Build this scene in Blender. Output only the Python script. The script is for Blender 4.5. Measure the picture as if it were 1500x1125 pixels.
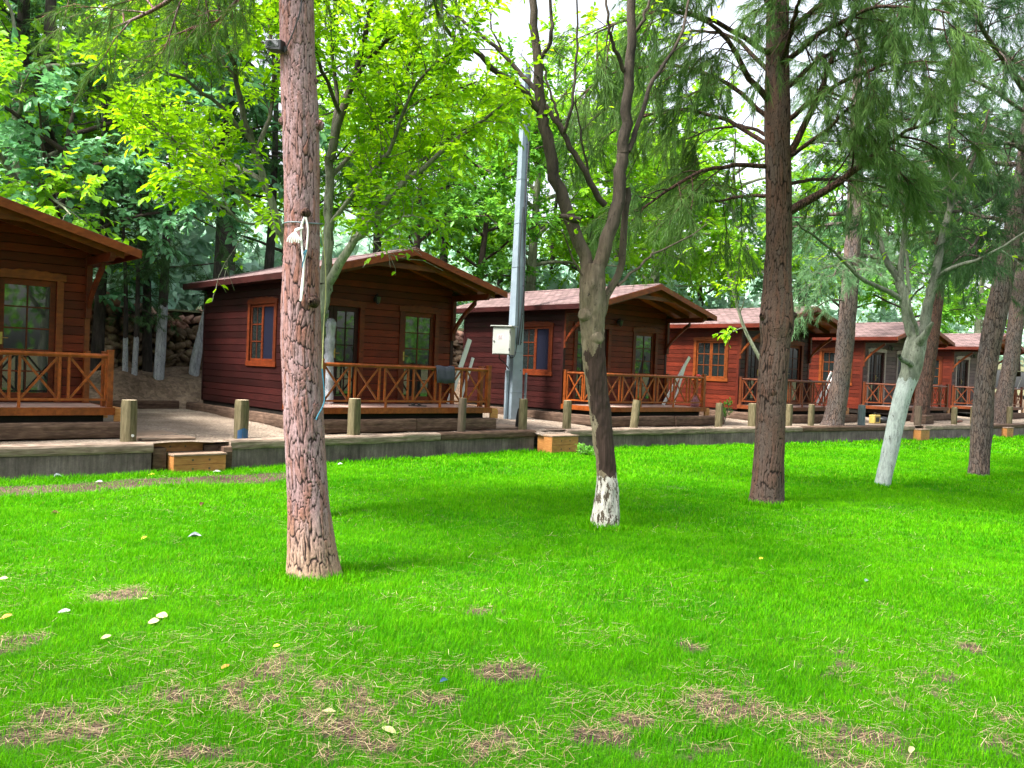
import bpy, math, random
import numpy as np
from mathutils import Vector, Matrix

# ------------------------------------------------------------------ clear, camera, world, sun
for o in list(bpy.data.objects): bpy.data.objects.remove(o)
SC = bpy.context.scene
COL = SC.collection
R = math.radians
F, PITCH, ROLL, A, EYE = 1288.2, -0.0185, 0.0394, 0.7135, 1.82
CA, SA = math.cos(A), math.sin(A)

cam_d = bpy.data.cameras.new('camera')
cam_d.sensor_width = 36.0
cam_d.lens = 36.0 * F / 1500.0
cam_d.clip_start = 0.05
cam_d.clip_end = 2000
cam = bpy.data.objects.new('camera', cam_d)
COL.objects.link(cam)
cam.matrix_world = Matrix.Translation((0, 0, EYE)) @ Matrix.Rotation(math.pi/2 + PITCH, 4, 'X') @ Matrix.Rotation(ROLL, 4, 'Z')
SC.camera = cam

world = bpy.data.worlds.new('World')
SC.world = world
world.use_nodes = True
wn = world.node_tree
wn.nodes.clear()
sky = wn.nodes.new('ShaderNodeTexSky')
sky.sky_type = 'NISHITA'
sky.sun_disc = False
SUN_EL, SUN_AZ = R(56), R(238)       # azimuth measured clockwise from +Y
sky.sun_elevation = SUN_EL
sky.sun_rotation = SUN_AZ
sky.air_density = 1.0
sky.dust_density = 5.0
sky.ozone_density = 1.0
hs = wn.nodes.new('ShaderNodeHueSaturation')
hs.inputs['Saturation'].default_value = 0.35      # thin bright overcast
bg = wn.nodes.new('ShaderNodeBackground')
bg.inputs['Strength'].default_value = 0.135
wo = wn.nodes.new('ShaderNodeOutputWorld')
wn.links.new(sky.outputs[0], hs.inputs['Color'])
wn.links.new(hs.outputs[0], bg.inputs[0])
wn.links.new(bg.outputs[0], wo.inputs[0])

sun_d = bpy.data.lights.new('sun', 'SUN')
sun_d.energy = 3.0
sun_d.angle = R(13)
sun_d.color = (1.0, 0.95, 0.86)
sun = bpy.data.objects.new('sun', sun_d)
COL.objects.link(sun)
sdir = Vector((math.sin(SUN_AZ)*math.cos(SUN_EL), math.cos(SUN_AZ)*math.cos(SUN_EL), math.sin(SUN_EL)))
sun.rotation_euler = sdir.to_track_quat('Z', 'Y').to_euler()
sun.location = sdir * 40

SC.view_settings.view_transform = 'Standard'
SC.view_settings.look = 'None'
SC.view_settings.exposure = 2.08
SC.view_settings.gamma = 1.0
SC.render.engine = 'CYCLES'
SC.cycles.max_bounces = 7
SC.cycles.diffuse_bounces = 4
SC.cycles.glossy_bounces = 3
SC.cycles.transmission_bounces = 4
SC.cycles.use_denoising = True
SC.cycles.sample_clamp_indirect = 6.0

# ------------------------------------------------------------------ helpers: frames
def ray(x, y):
    dx, dy = x - 750, y - 562.5
    c, s = math.cos(ROLL), math.sin(ROLL)
    px = c*dx + s*dy; py = -s*dx + c*dy
    d = (px/F, 1.0, -py/F)
    cp, sp = math.cos(PITCH), math.sin(PITCH)
    return np.array([d[0], d[1]*cp - d[2]*sp, d[1]*sp + d[2]*cp])
def at(x, y, Y):
    d = ray(x, y); return np.array([0, 0, EYE]) + d * (Y / d[1])
def onz(x, y, z):
    d = ray(x, y); return np.array([0, 0, EYE]) + d * ((z - EYE) / d[2])
def uvw(u, v, z=0.0): return np.array([u*CA - v*SA, u*SA + v*CA, z])
def to_uv(p): return p[0]*CA + p[1]*SA, -p[0]*SA + p[1]*CA

RNG = np.random.default_rng(7)
def unit(v):
    v = np.asarray(v, float); n = np.linalg.norm(v, axis=-1, keepdims=True); return v / np.maximum(n, 1e-9)

def vnoise(p, seed=0):
    """value noise in 0..1 on (N,3) points"""
    p = np.asarray(p, float); i = np.floor(p).astype(np.int64); f = p - i; f = f*f*(3-2*f)
    def h(a, b, c):
        n = (a*374761393 + b*668265263 + c*2147483647 + seed*144665) & 0xffffffff
        n = ((n ^ (n >> 13)) * 1274126177) & 0xffffffff
        n = ((n ^ (n >> 16)) * 2246822519) & 0xffffffff
        return ((n ^ (n >> 15)) & 0xffffff) / float(0xffffff)
    r = 0
    for a in (0, 1):
        for b in (0, 1):
            for c in (0, 1):
                w = (f[:, 0] if a else 1-f[:, 0]) * (f[:, 1] if b else 1-f[:, 1]) * (f[:, 2] if c else 1-f[:, 2])
                r = r + w*h(i[:, 0]+a, i[:, 1]+b, i[:, 2]+c)
    return r
def fbm(p, seed=0, oct=3):
    r = 0; amp = 1; tot = 0
    p = np.asarray(p, float)
    for k in range(oct):
        r = r + amp*vnoise(p*(2**k), seed+k*17); tot += amp; amp *= .5
    return r/tot

# ------------------------------------------------------------------ helpers: objects
def tag(o, label=None, cat=None, group=None, kind=None):
    if label: o['label'] = label
    if cat: o['category'] = cat
    if group: o['group'] = group
    if kind: o['kind'] = kind
    return o
def empty(name, loc, rotz=0.0):
    o = bpy.data.objects.new(name, None); COL.objects.link(o)
    o.location = loc; o.rotation_euler = (0, 0, rotz); o.empty_display_size = .2
    return o
def raw_mesh(name, V, faces_n, idx, mats, mat_idx=None, smooth=False, parent=None, loc=None):
    """V (N,3); faces_n: verts per face (int or array); idx flat loop indices"""
    V = np.asarray(V, np.float32); idx = np.asarray(idx, np.int32).ravel()
    me = bpy.data.meshes.new(name)
    me.vertices.add(len(V)); me.vertices.foreach_set('co', V.ravel())
    if np.isscalar(faces_n):
        nf = len(idx)//faces_n; tot = np.full(nf, faces_n, np.int32)
    else:
        tot = np.asarray(faces_n, np.int32); nf = len(tot)
    st = np.zeros(nf, np.int32)
    if nf: st[1:] = np.cumsum(tot)[:-1]
    me.loops.add(len(idx)); me.loops.foreach_set('vertex_index', idx)
    me.polygons.add(nf); me.polygons.foreach_set('loop_start', st)
    try: me.polygons.foreach_set('loop_total', tot)
    except Exception: pass
    if mat_idx is not None: me.polygons.foreach_set('material_index', np.asarray(mat_idx, np.int32))
    if smooth: me.polygons.foreach_set('use_smooth', np.ones(nf, bool))
    for m in (mats if isinstance(mats, (list, tuple)) else [mats]): me.materials.append(m)
    me.update(calc_edges=True)
    o = bpy.data.objects.new(name, me); COL.objects.link(o)
    if parent is not None: o.parent = parent
    if loc is not None: o.location = loc
    return o

class MB:
    def __init__(s): s.v = []; s.f = []; s.m = []
    def add(s, verts, faces, m=0):
        b = len(s.v); s.v += [tuple(float(c) for c in p) for p in verts]
        for f in faces: s.f.append([b+i for i in f]); s.m.append(m)
        return s
    def box(s, a, b, m=0):
        x0, y0, z0 = [min(a[i], b[i]) for i in range(3)]; x1, y1, z1 = [max(a[i], b[i]) for i in range(3)]
        return s.add([(x0,y0,z0),(x1,y0,z0),(x1,y1,z0),(x0,y1,z0),(x0,y0,z1),(x1,y0,z1),(x1,y1,z1),(x0,y1,z1)],
              [(3,2,1,0),(4,5,6,7),(0,1,5,4),(1,2,6,5),(2,3,7,6),(3,0,4,7)], m)
    def bar(s, p, q, w, d, side=(0, 0, 1), m=0):
        """rectangular bar from p to q, w across 'side' axis cross, d along side"""
        p = np.asarray(p, float); q = np.asarray(q, float); t = unit(q-p); sd = np.asarray(side, float)
        sd = sd - t*np.dot(sd, t); sd = unit(sd); n = np.cross(t, sd)
        pts = []
        for e in (p, q):
            for a, b in ((-1,-1),(1,-1),(1,1),(-1,1)): pts.append(e + n*a*w/2 + sd*b*d/2)
        return s.add(pts, [(3,2,1,0),(4,5,6,7),(0,1,5,4),(1,2,6,5),(2,3,7,6),(3,0,4,7)], m)
    def tube(s, pts, rad, n=8, m=0, cap=True):
        V, Fq, caps = tube_arrays(np.asarray(pts, float), np.broadcast_to(np.asarray(rad, float), (len(pts),)), n)
        faces = [tuple(q) for q in Fq]
        if cap: faces += [tuple(caps[0]), tuple(caps[1])]
        return s.add(V, faces, m)
    def prism(s, poly, axis, a, b, m=0):
        """poly in the two other axes (in xyz order), extruded along axis from a to b"""
        def mk(p, t):
            l = list(p); l.insert(axis, t); return l
        n = len(poly); v = [mk(p, a) for p in poly] + [mk(p, b) for p in poly]
        area = sum(poly[i][0]*poly[(i+1)%n][1]-poly[(i+1)%n][0]*poly[i][1] for i in range(n))
        f = [tuple(range(n)), tuple(range(2*n-1, n-1, -1))] + [(i, n+i, n+(i+1)%n, (i+1)%n) for i in range(n)]
        return s.add(v, f, m)
    def build(s, name, mats, parent=None, loc=None, smooth=False, bevel=0.0, rotz=None):
        me = bpy.data.meshes.new(name); me.from_pydata(s.v, [], s.f)
        for m in (mats if isinstance(mats, (list, tuple)) else [mats]): me.materials.append(m)
        me.polygons.foreach_set('material_index', s.m)
        if smooth: me.polygons.foreach_set('use_smooth', [True]*len(s.f))
        import bmesh
        bm = bmesh.new(); bm.from_mesh(me); bmesh.ops.recalc_face_normals(bm, faces=bm.faces); bm.to_mesh(me); bm.free()
        me.update()
        o = bpy.data.objects.new(name, me); COL.objects.link(o)
        if parent is not None: o.parent = parent
        if loc is not None: o.location = loc
        if rotz is not None: o.rotation_euler = (0, 0, rotz)
        if bevel:
            b = o.modifiers.new('bevel', 'BEVEL'); b.width = bevel; b.segments = 2; b.limit_method = 'ANGLE'
        return o

def tube_arrays(P, rad, n):
    k = len(P); T = np.zeros_like(P); T[1:-1] = P[2:]-P[:-2]; T[0] = P[1]-P[0]; T[-1] = P[-1]-P[-2]; T = unit(T)
    ref = np.array([1., 0, 0]) if abs(T[0][0]) < .9 else np.array([0, 1., 0])
    a = unit(ref - T[0]*np.dot(ref, T[0])); ang = np.arange(n)*2*np.pi/n; c, s_ = np.cos(ang)[:, None], np.sin(ang)[:, None]
    V = np.zeros((k*n, 3))
    for i in range(k):
        a = unit(a - T[i]*np.dot(a, T[i])); b = np.cross(T[i], a)
        V[i*n:(i+1)*n] = P[i] + rad[i]*(c*a + s_*b)
    i = np.arange(k-1)[:, None]*n; j = np.arange(n)[None, :]; j2 = (j+1) % n
    Fq = np.stack([i+j, i+j2, i+n+j2, i+n+j], -1).reshape(-1, 4)
    return V, Fq, (list(range(n-1, -1, -1)), list(range((k-1)*n, k*n)))

def smooth_path(pts, n):
    """Catmull-Rom through pts (k,d), resampled to n"""
    P = np.asarray(pts, float); k = len(P)
    if k == 2:
        t = np.linspace(0, 1, n)[:, None]; return P[0]*(1-t)+P[1]*t
    E = np.vstack([2*P[0]-P[1], P, 2*P[-1]-P[-2]]); out = []
    for t in np.linspace(0, k-1, n):
        i = min(int(t), k-2); f = t-i; p0, p1, p2, p3 = E[i], E[i+1], E[i+2], E[i+3]
        out.append(.5*((2*p1)+(-p0+p2)*f+(2*p0-5*p1+4*p2-p3)*f*f+(-p0+3*p1-3*p2+p3)*f**3))
    return np.array(out)

# ------------------------------------------------------------------ materials
def new_mat(name):
    m = bpy.data.materials.new(name); m.use_nodes = True; nt = m.node_tree; nt.nodes.clear()
    out = nt.nodes.new('ShaderNodeOutputMaterial'); p = nt.nodes.new('ShaderNodeBsdfPrincipled')
    nt.links.new(p.outputs[0], out.inputs[0]); return m, nt, p, out
def N(nt, t, **kw):
    n = nt.nodes.new(t)
    for k, v in kw.items():
        if k in n.inputs: n.inputs[k].default_value = v
        else: setattr(n, k, v)
    return n
def coords(nt, scale=(1, 1, 1), kind='Object', loc=(0, 0, 0)):
    tc = N(nt, 'ShaderNodeTexCoord'); mp = N(nt, 'ShaderNodeMapping'); mp.inputs['Scale'].default_value = scale; mp.inputs['Location'].default_value = loc
    nt.links.new(tc.outputs[kind], mp.inputs[0]); return mp.outputs[0]
def ramp(nt, fac, stops):
    r = N(nt, 'ShaderNodeValToRGB'); cr = r.color_ramp
    while len(cr.elements) < len(stops): cr.elements.new(.5)
    for e, (p, c) in zip(cr.elements, stops):
        e.position = p; e.color = (*c, 1) if len(c) == 3 else c
    nt.links.new(fac, r.inputs[0]); return r.outputs[0]
def mixc(nt, fac, a, b, mode='MIX'):
    m = N(nt, 'ShaderNodeMix', data_type='RGBA', blend_type=mode)
    for sock, val in ((m.inputs[0], fac), (m.inputs[6], a), (m.inputs[7], b)):
        if hasattr(val, 'node'): nt.links.new(val, sock)
        elif isinstance(val, (int, float)): sock.default_value = val
        else: sock.default_value = (*val, 1)
    return m.outputs[2]
def noise(nt, vec, scale, detail=3, rough=.55, dist=0.0):
    n = N(nt, 'ShaderNodeTexNoise'); n.inputs['Scale'].default_value = scale; n.inputs['Detail'].default_value = detail
    n.inputs['Roughness'].default_value = rough; n.inputs['Distortion'].default_value = dist
    nt.links.new(vec, n.inputs['Vector']); return n.outputs['Fac']
def bump(nt, p, h, strength=.5, dist=.01):
    b = N(nt, 'ShaderNodeBump'); b.inputs['Strength'].default_value = strength; b.inputs['Distance'].default_value = dist
    nt.links.new(h, b.inputs['Height']); nt.links.new(b.outputs[0], p.inputs['Normal'])
def math_(nt, op, a, b=0.0):
    m = N(nt, 'ShaderNodeMath', operation=op)
    for s, v in ((m.inputs[0], a), (m.inputs[1], b)):
        if hasattr(v, 'node'): nt.links.new(v, s)
        else: s.default_value = v
    return m.outputs[0]
def island(nt): return N(nt, 'ShaderNodeNewGeometry').outputs['Random Per Island']

def wood_mat(name, dark, mid, light, rough=.45, grain=(2, 2, 34), spec=.4, bs=.25):
    m, nt, p, _ = new_mat(name)
    v = coords(nt, grain); n1 = noise(nt, v, 2.2, 5, .6, .4)
    big = noise(nt, coords(nt, (1, 1, 1)), 1.7, 2)
    c = ramp(nt, n1, [(.28, dark), (.52, mid), (.78, light)])
    isl = ramp(nt, island(nt), [(0, (.62, .62, .62)), (1, (1.34, 1.3, 1.24))])
    c = mixc(nt, 1.0, c, isl, 'MULTIPLY')
    c = mixc(nt, .6, c, ramp(nt, big, [(.3, (.6, .6, .6)), (.7, (1.3, 1.28, 1.25))]), 'MULTIPLY')
    nt.links.new(c, p.inputs['Base Color']); p.inputs['Specular IOR Level'].default_value = spec
    rr = math_(nt, 'MULTIPLY_ADD', n1, .25); rr.node.inputs[2].default_value = rough-.1
    nt.links.new(rr, p.inputs['Roughness'])
    bump(nt, p, n1, bs, .004)
    return m
def plain(name, col, rough=.6, spec=.4, metal=0.0, var=.15, scale=6, bs=.1):
    m, nt, p, _ = new_mat(name)
    n = noise(nt, coords(nt), scale, 4, .6)
    c = ramp(nt, n, [(.25, tuple(x*(1-var) for x in col)), (.75, tuple(min(1, x*(1+var)) for x in col))])
    nt.links.new(c, p.inputs['Base Color']); p.inputs['Roughness'].default_value = rough
    p.inputs['Specular IOR Level'].default_value = spec; p.inputs['Metallic'].default_value = metal
    if bs: bump(nt, p, n, bs, .004)
    return m

def leaf_mat(name, dark, mid, light, trans=.45, rough=.45, spec=.35, clump=.6, tcol=None):
    m, nt, p, out = new_mat(name)
    r = island(nt); c1 = ramp(nt, r, [(0, dark), (.5, mid), (1, light)])
    big = noise(nt, coords(nt), clump, 2); c = mixc(nt, .55, c1, ramp(nt, big, [(.35, dark), (.65, light)]))
    nt.links.new(c, p.inputs['Base Color']); p.inputs['Roughness'].default_value = rough; p.inputs['Specular IOR Level'].default_value = spec
    t = N(nt, 'ShaderNodeBsdfTranslucent'); tc = mixc(nt, 1.0, c, tcol or (1.35, 1.25, .55), 'MULTIPLY'); nt.links.new(tc, t.inputs[0])
    mx = N(nt, 'ShaderNodeMixShader'); mx.inputs[0].default_value = trans
    nt.links.new(p.outputs[0], mx.inputs[1]); nt.links.new(t.outputs[0], mx.inputs[2]); nt.links.new(mx.outputs[0], out.inputs[0])
    return m

def bark_plate_mat(name, plate_a, plate_b, crack, zscale=.26, cell=24, foot=None):
    """pine bark: small vertical plates, uneven dark cracks, redder flakes"""
    m, nt, p, _ = new_mat(name)
    base = coords(nt, (1, 1, zscale))
    def warped(sc, amt):
        nv = N(nt, 'ShaderNodeTexNoise'); nv.inputs['Scale'].default_value = sc; nv.inputs['Detail'].default_value = 4; nv.inputs['Roughness'].default_value = .65
        nt.links.new(base, nv.inputs['Vector']); return mixc(nt, amt, base, nv.outputs['Color'], 'ADD')
    w1 = warped(14, .085)
    vo = N(nt, 'ShaderNodeTexVoronoi', feature='DISTANCE_TO_EDGE'); vo.inputs['Scale'].default_value = cell; nt.links.new(w1, vo.inputs['Vector'])
    vc = N(nt, 'ShaderNodeTexVoronoi', feature='F1'); vc.inputs['Scale'].default_value = cell; nt.links.new(w1, vc.inputs['Vector'])
    v2 = N(nt, 'ShaderNodeTexVoronoi', feature='DISTANCE_TO_EDGE'); v2.inputs['Scale'].default_value = cell*2.3; nt.links.new(warped(30, .05), v2.inputs['Vector'])
    fine = noise(nt, coords(nt, (1, 1, .45)), 75, 5, .75)
    sep = N(nt, 'ShaderNodeSeparateColor'); nt.links.new(vc.outputs['Color'], sep.inputs[0])
    big = noise(nt, coords(nt, (1, 1, .5)), 3.1, 4, .65); wid = noise(nt, coords(nt, (1, 1, .4)), 8, 3, .6)
    f = math_(nt, 'ADD', math_(nt, 'MULTIPLY', sep.outputs[0], .28), math_(nt, 'MULTIPLY', big, .95))
    pc = ramp(nt, f, [(.42, plate_a), (.62, tuple(.5*(x+y) for x, y in zip(plate_a, plate_b))), (.80, plate_b)])
    if foot is not None:
        sx = N(nt, 'ShaderNodeSeparateXYZ'); nt.links.new(coords(nt), sx.inputs[0])
        pc = mixc(nt, ramp(nt, math_(nt, 'ADD', sx.outputs[2], math_(nt, 'MULTIPLY', big, .4)), [(.25, (.8, .8, .8)), (.85, (0, 0, 0))]), pc, foot)
    pc = mixc(nt, .75, pc, ramp(nt, fine, [(.3, (.5, .5, .5)), (.7, (1.35, 1.35, 1.35))]), 'MULTIPLY')
    d1 = math_(nt, 'DIVIDE', vo.outputs['Distance'], math_(nt, 'ADD', math_(nt, 'MULTIPLY', wid, .42), -.06))
    e1 = ramp(nt, d1, [(0.08, (0, 0, 0)), (.75, (1, 1, 1))])
    e2 = ramp(nt, v2.outputs['Distance'], [(0.0, (.45, .45, .45)), (.07, (1, 1, 1))])
    c = mixc(nt, e1, crack, mixc(nt, 1.0, pc, e2, 'MULTIPLY'))
    nt.links.new(c, p.inputs['Base Color']); p.inputs['Roughness'].default_value = .9; p.inputs['Specular IOR Level'].default_value = .12
    h = math_(nt, 'ADD', math_(nt, 'MINIMUM', d1, 1.0), math_(nt, 'ADD', math_(nt, 'MULTIPLY', fine, .5), math_(nt, 'MULTIPLY', math_(nt, 'MINIMUM', v2.outputs['Distance'], .1), 2.5)))
    bump(nt, p, h, .9, .012)
    return m

def smooth_bark_mat(name, a, b, c, paint_z=None, paint=(.72, .74, .72), silhouette_z=None, scale=5, flake=.37):
    """deciduous bark; optional limewash up to paint_z (object z), flaking"""
    m, nt, p, _ = new_mat(name)
    n = noise(nt, coords(nt, (1, 1, .35)), scale, 5, .65, .3); f = noise(nt, coords(nt, (1, 1, .4)), 40, 4, .7)
    col = ramp(nt, n, [(.3, a), (.5, b), (.72, c)])
    col = mixc(nt, .5, col, ramp(nt, f, [(.32, (.45, .45, .45)), (.68, (1.35, 1.35, 1.35))]), 'MULTIPLY')
    if silhouette_z is not None:                                # upper limbs darkened by height, sky silhouette put into the bark
        sz = N(nt, 'ShaderNodeSeparateXYZ'); nt.links.new(coords(nt), sz.inputs[0])
        zz = math_(nt, 'ADD', sz.outputs[2], math_(nt, 'MULTIPLY', math_(nt, 'SUBTRACT', n, .5), 1.6))
        k_ = N(nt, 'ShaderNodeMapRange'); k_.inputs[1].default_value = silhouette_z[0]; k_.inputs[2].default_value = silhouette_z[1]; nt.links.new(zz, k_.inputs[0])
        col = mixc(nt, k_.outputs[0], col, ramp(nt, n, [(.3, (.020, .016, .013)), (.7, (.075, .058, .045))]))
        spots = math_(nt, 'GREATER_THAN', noise(nt, coords(nt, (1, 1, .6)), 17, 4, .7), .64)
        col = mixc(nt, math_(nt, 'MULTIPLY', spots, .8), col, (.02, .016, .013))
    if paint_z is not None:
        sx = N(nt, 'ShaderNodeSeparateXYZ'); nt.links.new(coords(nt), sx.inputs[0])
        n2 = noise(nt, coords(nt, (1, 1, .5)), 9, 4, .7)
        e = math_(nt, 'ADD', sx.outputs[2], math_(nt, 'MULTIPLY', math_(nt, 'SUBTRACT', n2, .5), .42))
        mask = math_(nt, 'LESS_THAN', e, paint_z)
        fl = math_(nt, 'GREATER_THAN', noise(nt, coords(nt, (1, 1, .35)), 19, 5, .72), flake)
        mask = math_(nt, 'MULTIPLY', mask, fl)
        pcol = mixc(nt, .6, paint, ramp(nt, n2, [(.3, (.5, .5, .48)), (.7, (1.1, 1.1, 1.1))]), 'MULTIPLY')
        pcol = mixc(nt, .6, pcol, ramp(nt, f, [(.3, (.6, .6, .58)), (.65, (1.1, 1.1, 1.1))]), 'MULTIPLY')
        under = math_(nt, 'LESS_THAN', e, paint_z); col = mixc(nt, math_(nt, 'MULTIPLY', under, .75), col, (.045, .034, .026)); col = mixc(nt, mask, col, pcol)
    nt.links.new(col, p.inputs['Base Color']); p.inputs['Roughness'].default_value = .85; p.inputs['Specular IOR Level'].default_value = .2
    fis = noise(nt, coords(nt, (1, 1, .16)), 26, 5, .7, .5); col2 = mixc(nt, .7, col, ramp(nt, fis, [(.34, (.38, .38, .38)), (.5, (1, 1, 1)), (.7, (1.2, 1.2, 1.2))]), 'MULTIPLY'); nt.links.new(col2, p.inputs['Base Color'])
    bump(nt, p, math_(nt, 'ADD', n, math_(nt, 'ADD', math_(nt, 'MULTIPLY', f, .4), fis)), .8, .02)
    return m

M = {}
M['wall_dark'] = wood_mat('wall_maroon', (.012, .0027, .0028), (.0235, .0049, .0048), (.039, .0081, .0075), .46, spec=.2)
M['wall_front'] = wood_mat('wall_front_brown', (.047, .0070, .0025), (.092, .0130, .0040), (.140, .0215, .0064), .5, spec=.18)
M['wall_red'] = wood_mat('wall_red_lit', (.040, .0065, .0035), (.078, .0120, .0055), (.115, .019, .008), .45, spec=.22)  # brighter red, with light on the left-facing walls put into the colour
M['wall_grey'] = wood_mat('wall_grey_primer', (.055, .038, .040), (.085, .060, .062), (.125, .09, .09), .6, spec=.2)
M['trim'] = wood_mat('trim_brown', (.046, .0085, .0026), (.082, .0158, .0042), (.125, .0255, .0065), .45, (3, 3, 9), .2)
M['trim_orange'] = wood_mat('trim_orange', (.070, .0165, .0035), (.125, .030, .0055), (.18, .047, .009), .42, (3, 3, 9), .25)
M['trim_grey'] = wood_mat('trim_grey', (.16, .13, .125), (.22, .185, .175), (.28, .24, .22), .5, (3, 3, 9))
M['rail'] = wood_mat('rail_orange_varnish', (.095, .022, .0045), (.18, .043, .0075), (.26, .068, .0125), .35, (6, 6, 6), .3)
M['rail_dull'] = wood_mat('rail_brown', (.060, .0155, .0055), (.105, .027, .009), (.155, .043, .014), .4, (6, 6, 6), .25)
M['soffit'] = wood_mat('soffit_boards', (.20, .047, .008), (.30, .075, .012), (.38, .105, .019), .45, (20, 2, 2), .2)
M['deck'] = wood_mat('deck_boards_sheen', (.25, .155, .135), (.36, .245, .215), (.46, .34, .31), .38, (2, 30, 2))  # sky sheen on the floor is put into this pale pinkish colour
M['fascia'] = wood_mat('fascia_board', (.085, .0175, .0045), (.145, .031, .0072), (.20, .048, .011), .4, (4, 4, 8), .25)
M['new_wood'] = wood_mat('fresh_pine', (.26, .10, .026), (.42, .185, .055), (.56, .28, .10), .5, (3, 3, 26))
M['grey_plank'] = wood_mat('weathered_plank', (.15, .10, .07), (.24, .17, .125), (.33, .25, .19), .7, (3, 24, 3))
M['sleeper'] = wood_mat('weathered_sleeper', (.035, .022, .016), (.078, .050, .037), (.15, .104, .078), .85, (2, 2, 14), .15, .7)
M['sleeper_pale'] = wood_mat('pale_sleeper', (.105, .078, .062), (.20, .156, .128), (.32, .262, .22), .85, (2, 2, 14), .15, .7)
M['post'] = wood_mat('treated_post', (.050, .043, .023), (.105, .09, .052), (.18, .155, .098), .8, (9, 9, 1.6), .15, .6)
M['post_end'] = plain('post_cut_end', (.42, .34, .23), .8, .2, 0, .25, 20)
M['metal_galv'] = plain('galvanised_steel', (.20, .25, .295), .5, .4, .25, .22, 3)
M['metal_galv_b'] = plain('galvanised_steel_dull', (.14, .175, .20), .5, .4, .25, .2, 3)
M['box_paint'] = plain('pale_grey_paint', (.30, .315, .29), .5, .35, 0, .12, 3)
M['black'] = plain('black_plastic', (.012, .013, .014), .35, .5, 0, .2, 8)
M['gap_shade'] = plain('gap_shade_black', (.015, .012, .010), .9, .1, 0, .2, 8)  # near-black standing in for shade behind boards and under floors
M['scrap'] = plain('pale_scrap', (.22, .22, .20), .6, .3, 0, .2, 40)
M['white_board'] = plain('white_plastic_board', (.52, .52, .53), .35, .5, 0, .05, 3)
M['white_rope'] = plain('white_rope', (.74, .73, .70), .85, .2, 0, .15, 80)
M['blue_rope'] = plain('blue_cord', (.03, .13, .19), .7, .3, 0, .2, 50)
M['towel'] = plain('grey_towel', (.045, .047, .062), .95, .1, 0, .3, 70, .4)
M['red_plastic'] = plain('red_plastic', (.45, .02, .02), .35, .5)
M['blue_paint'] = plain('blue_plastic', (.012, .055, .14), .4, .5)
M['yellow_paint'] = plain('yellow_case', (.45, .33, .08), .5, .4)
M['pink_bag'] = plain('striped_bag', (.24, .10, .115), .75, .2, 0, .7, 34)
M['brass'] = plain('brass', (.34, .25, .08), .35, .5, 1, .1)
M['leaf_pale'] = plain('dry_leaf_pale', (.36, .35, .16), .75, .15, 0, .22, 30)
M['leaf_yellow'] = plain('dry_leaf_yellow', (.58, .45, .04), .6, .3, 0, .2, 30)
M['leaf_orange'] = plain('dry_leaf_orange', (.50, .22, .04), .6, .3, 0, .3, 30)
M['leaf_brown'] = plain('dry_leaf_brown', (.10, .05, .025), .8, .2, 0, .3, 30)
M['sticker'] = plain('paper_sticker', (.45, .42, .42), .6, .3)
M['ink'] = plain('print_ink', (.08, .05, .06), .6, .3)
M['ink_red'] = plain('print_red', (.35, .05, .05), .6, .3)

def glass_mat():
    m, nt, p, _ = new_mat('dark_glass')
    p.inputs['Base Color'].default_value = (.010, .014, .014, 1); p.inputs['Roughness'].default_value = .03  # near-black base stands in for the unlit rooms behind the panes
    p.inputs['Specular IOR Level'].default_value = .9; p.inputs['IOR'].default_value = 1.6
    n = noise(nt, coords(nt), 1.3, 1); bump(nt, p, n, .08, .02)
    return m
M['glass'] = glass_mat()
def screen_mat():
    m, nt, p, _ = new_mat('insect_screen')
    w = N(nt, 'ShaderNodeTexWave', wave_type='BANDS', bands_direction='Z'); w.inputs['Scale'].default_value = 60
    nt.links.new(coords(nt), w.inputs['Vector'])
    c = ramp(nt, w.outputs['Fac'], [(0, (.0035, .004, .010)), (1, (.009, .010, .022))]); nt.links.new(c, p.inputs['Base Color'])
    p.inputs['Roughness'].default_value = .7; p.inputs['Specular IOR Level'].default_value = .08
    return m
M['screen'] = screen_mat()
def wrap_mat():
    m, nt, p, _ = new_mat('plastic_wrap')
    n = noise(nt, coords(nt, (1, 1, .25)), 26, 4, .7); c = ramp(nt, n, [(.3, (.13, .145, .17)), (.7, (.33, .35, .38))])
    nt.links.new(c, p.inputs['Base Color']); p.inputs['Roughness'].default_value = .25; bump(nt, p, n, .6, .02); return m
M['wrap'] = wrap_mat()
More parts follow.
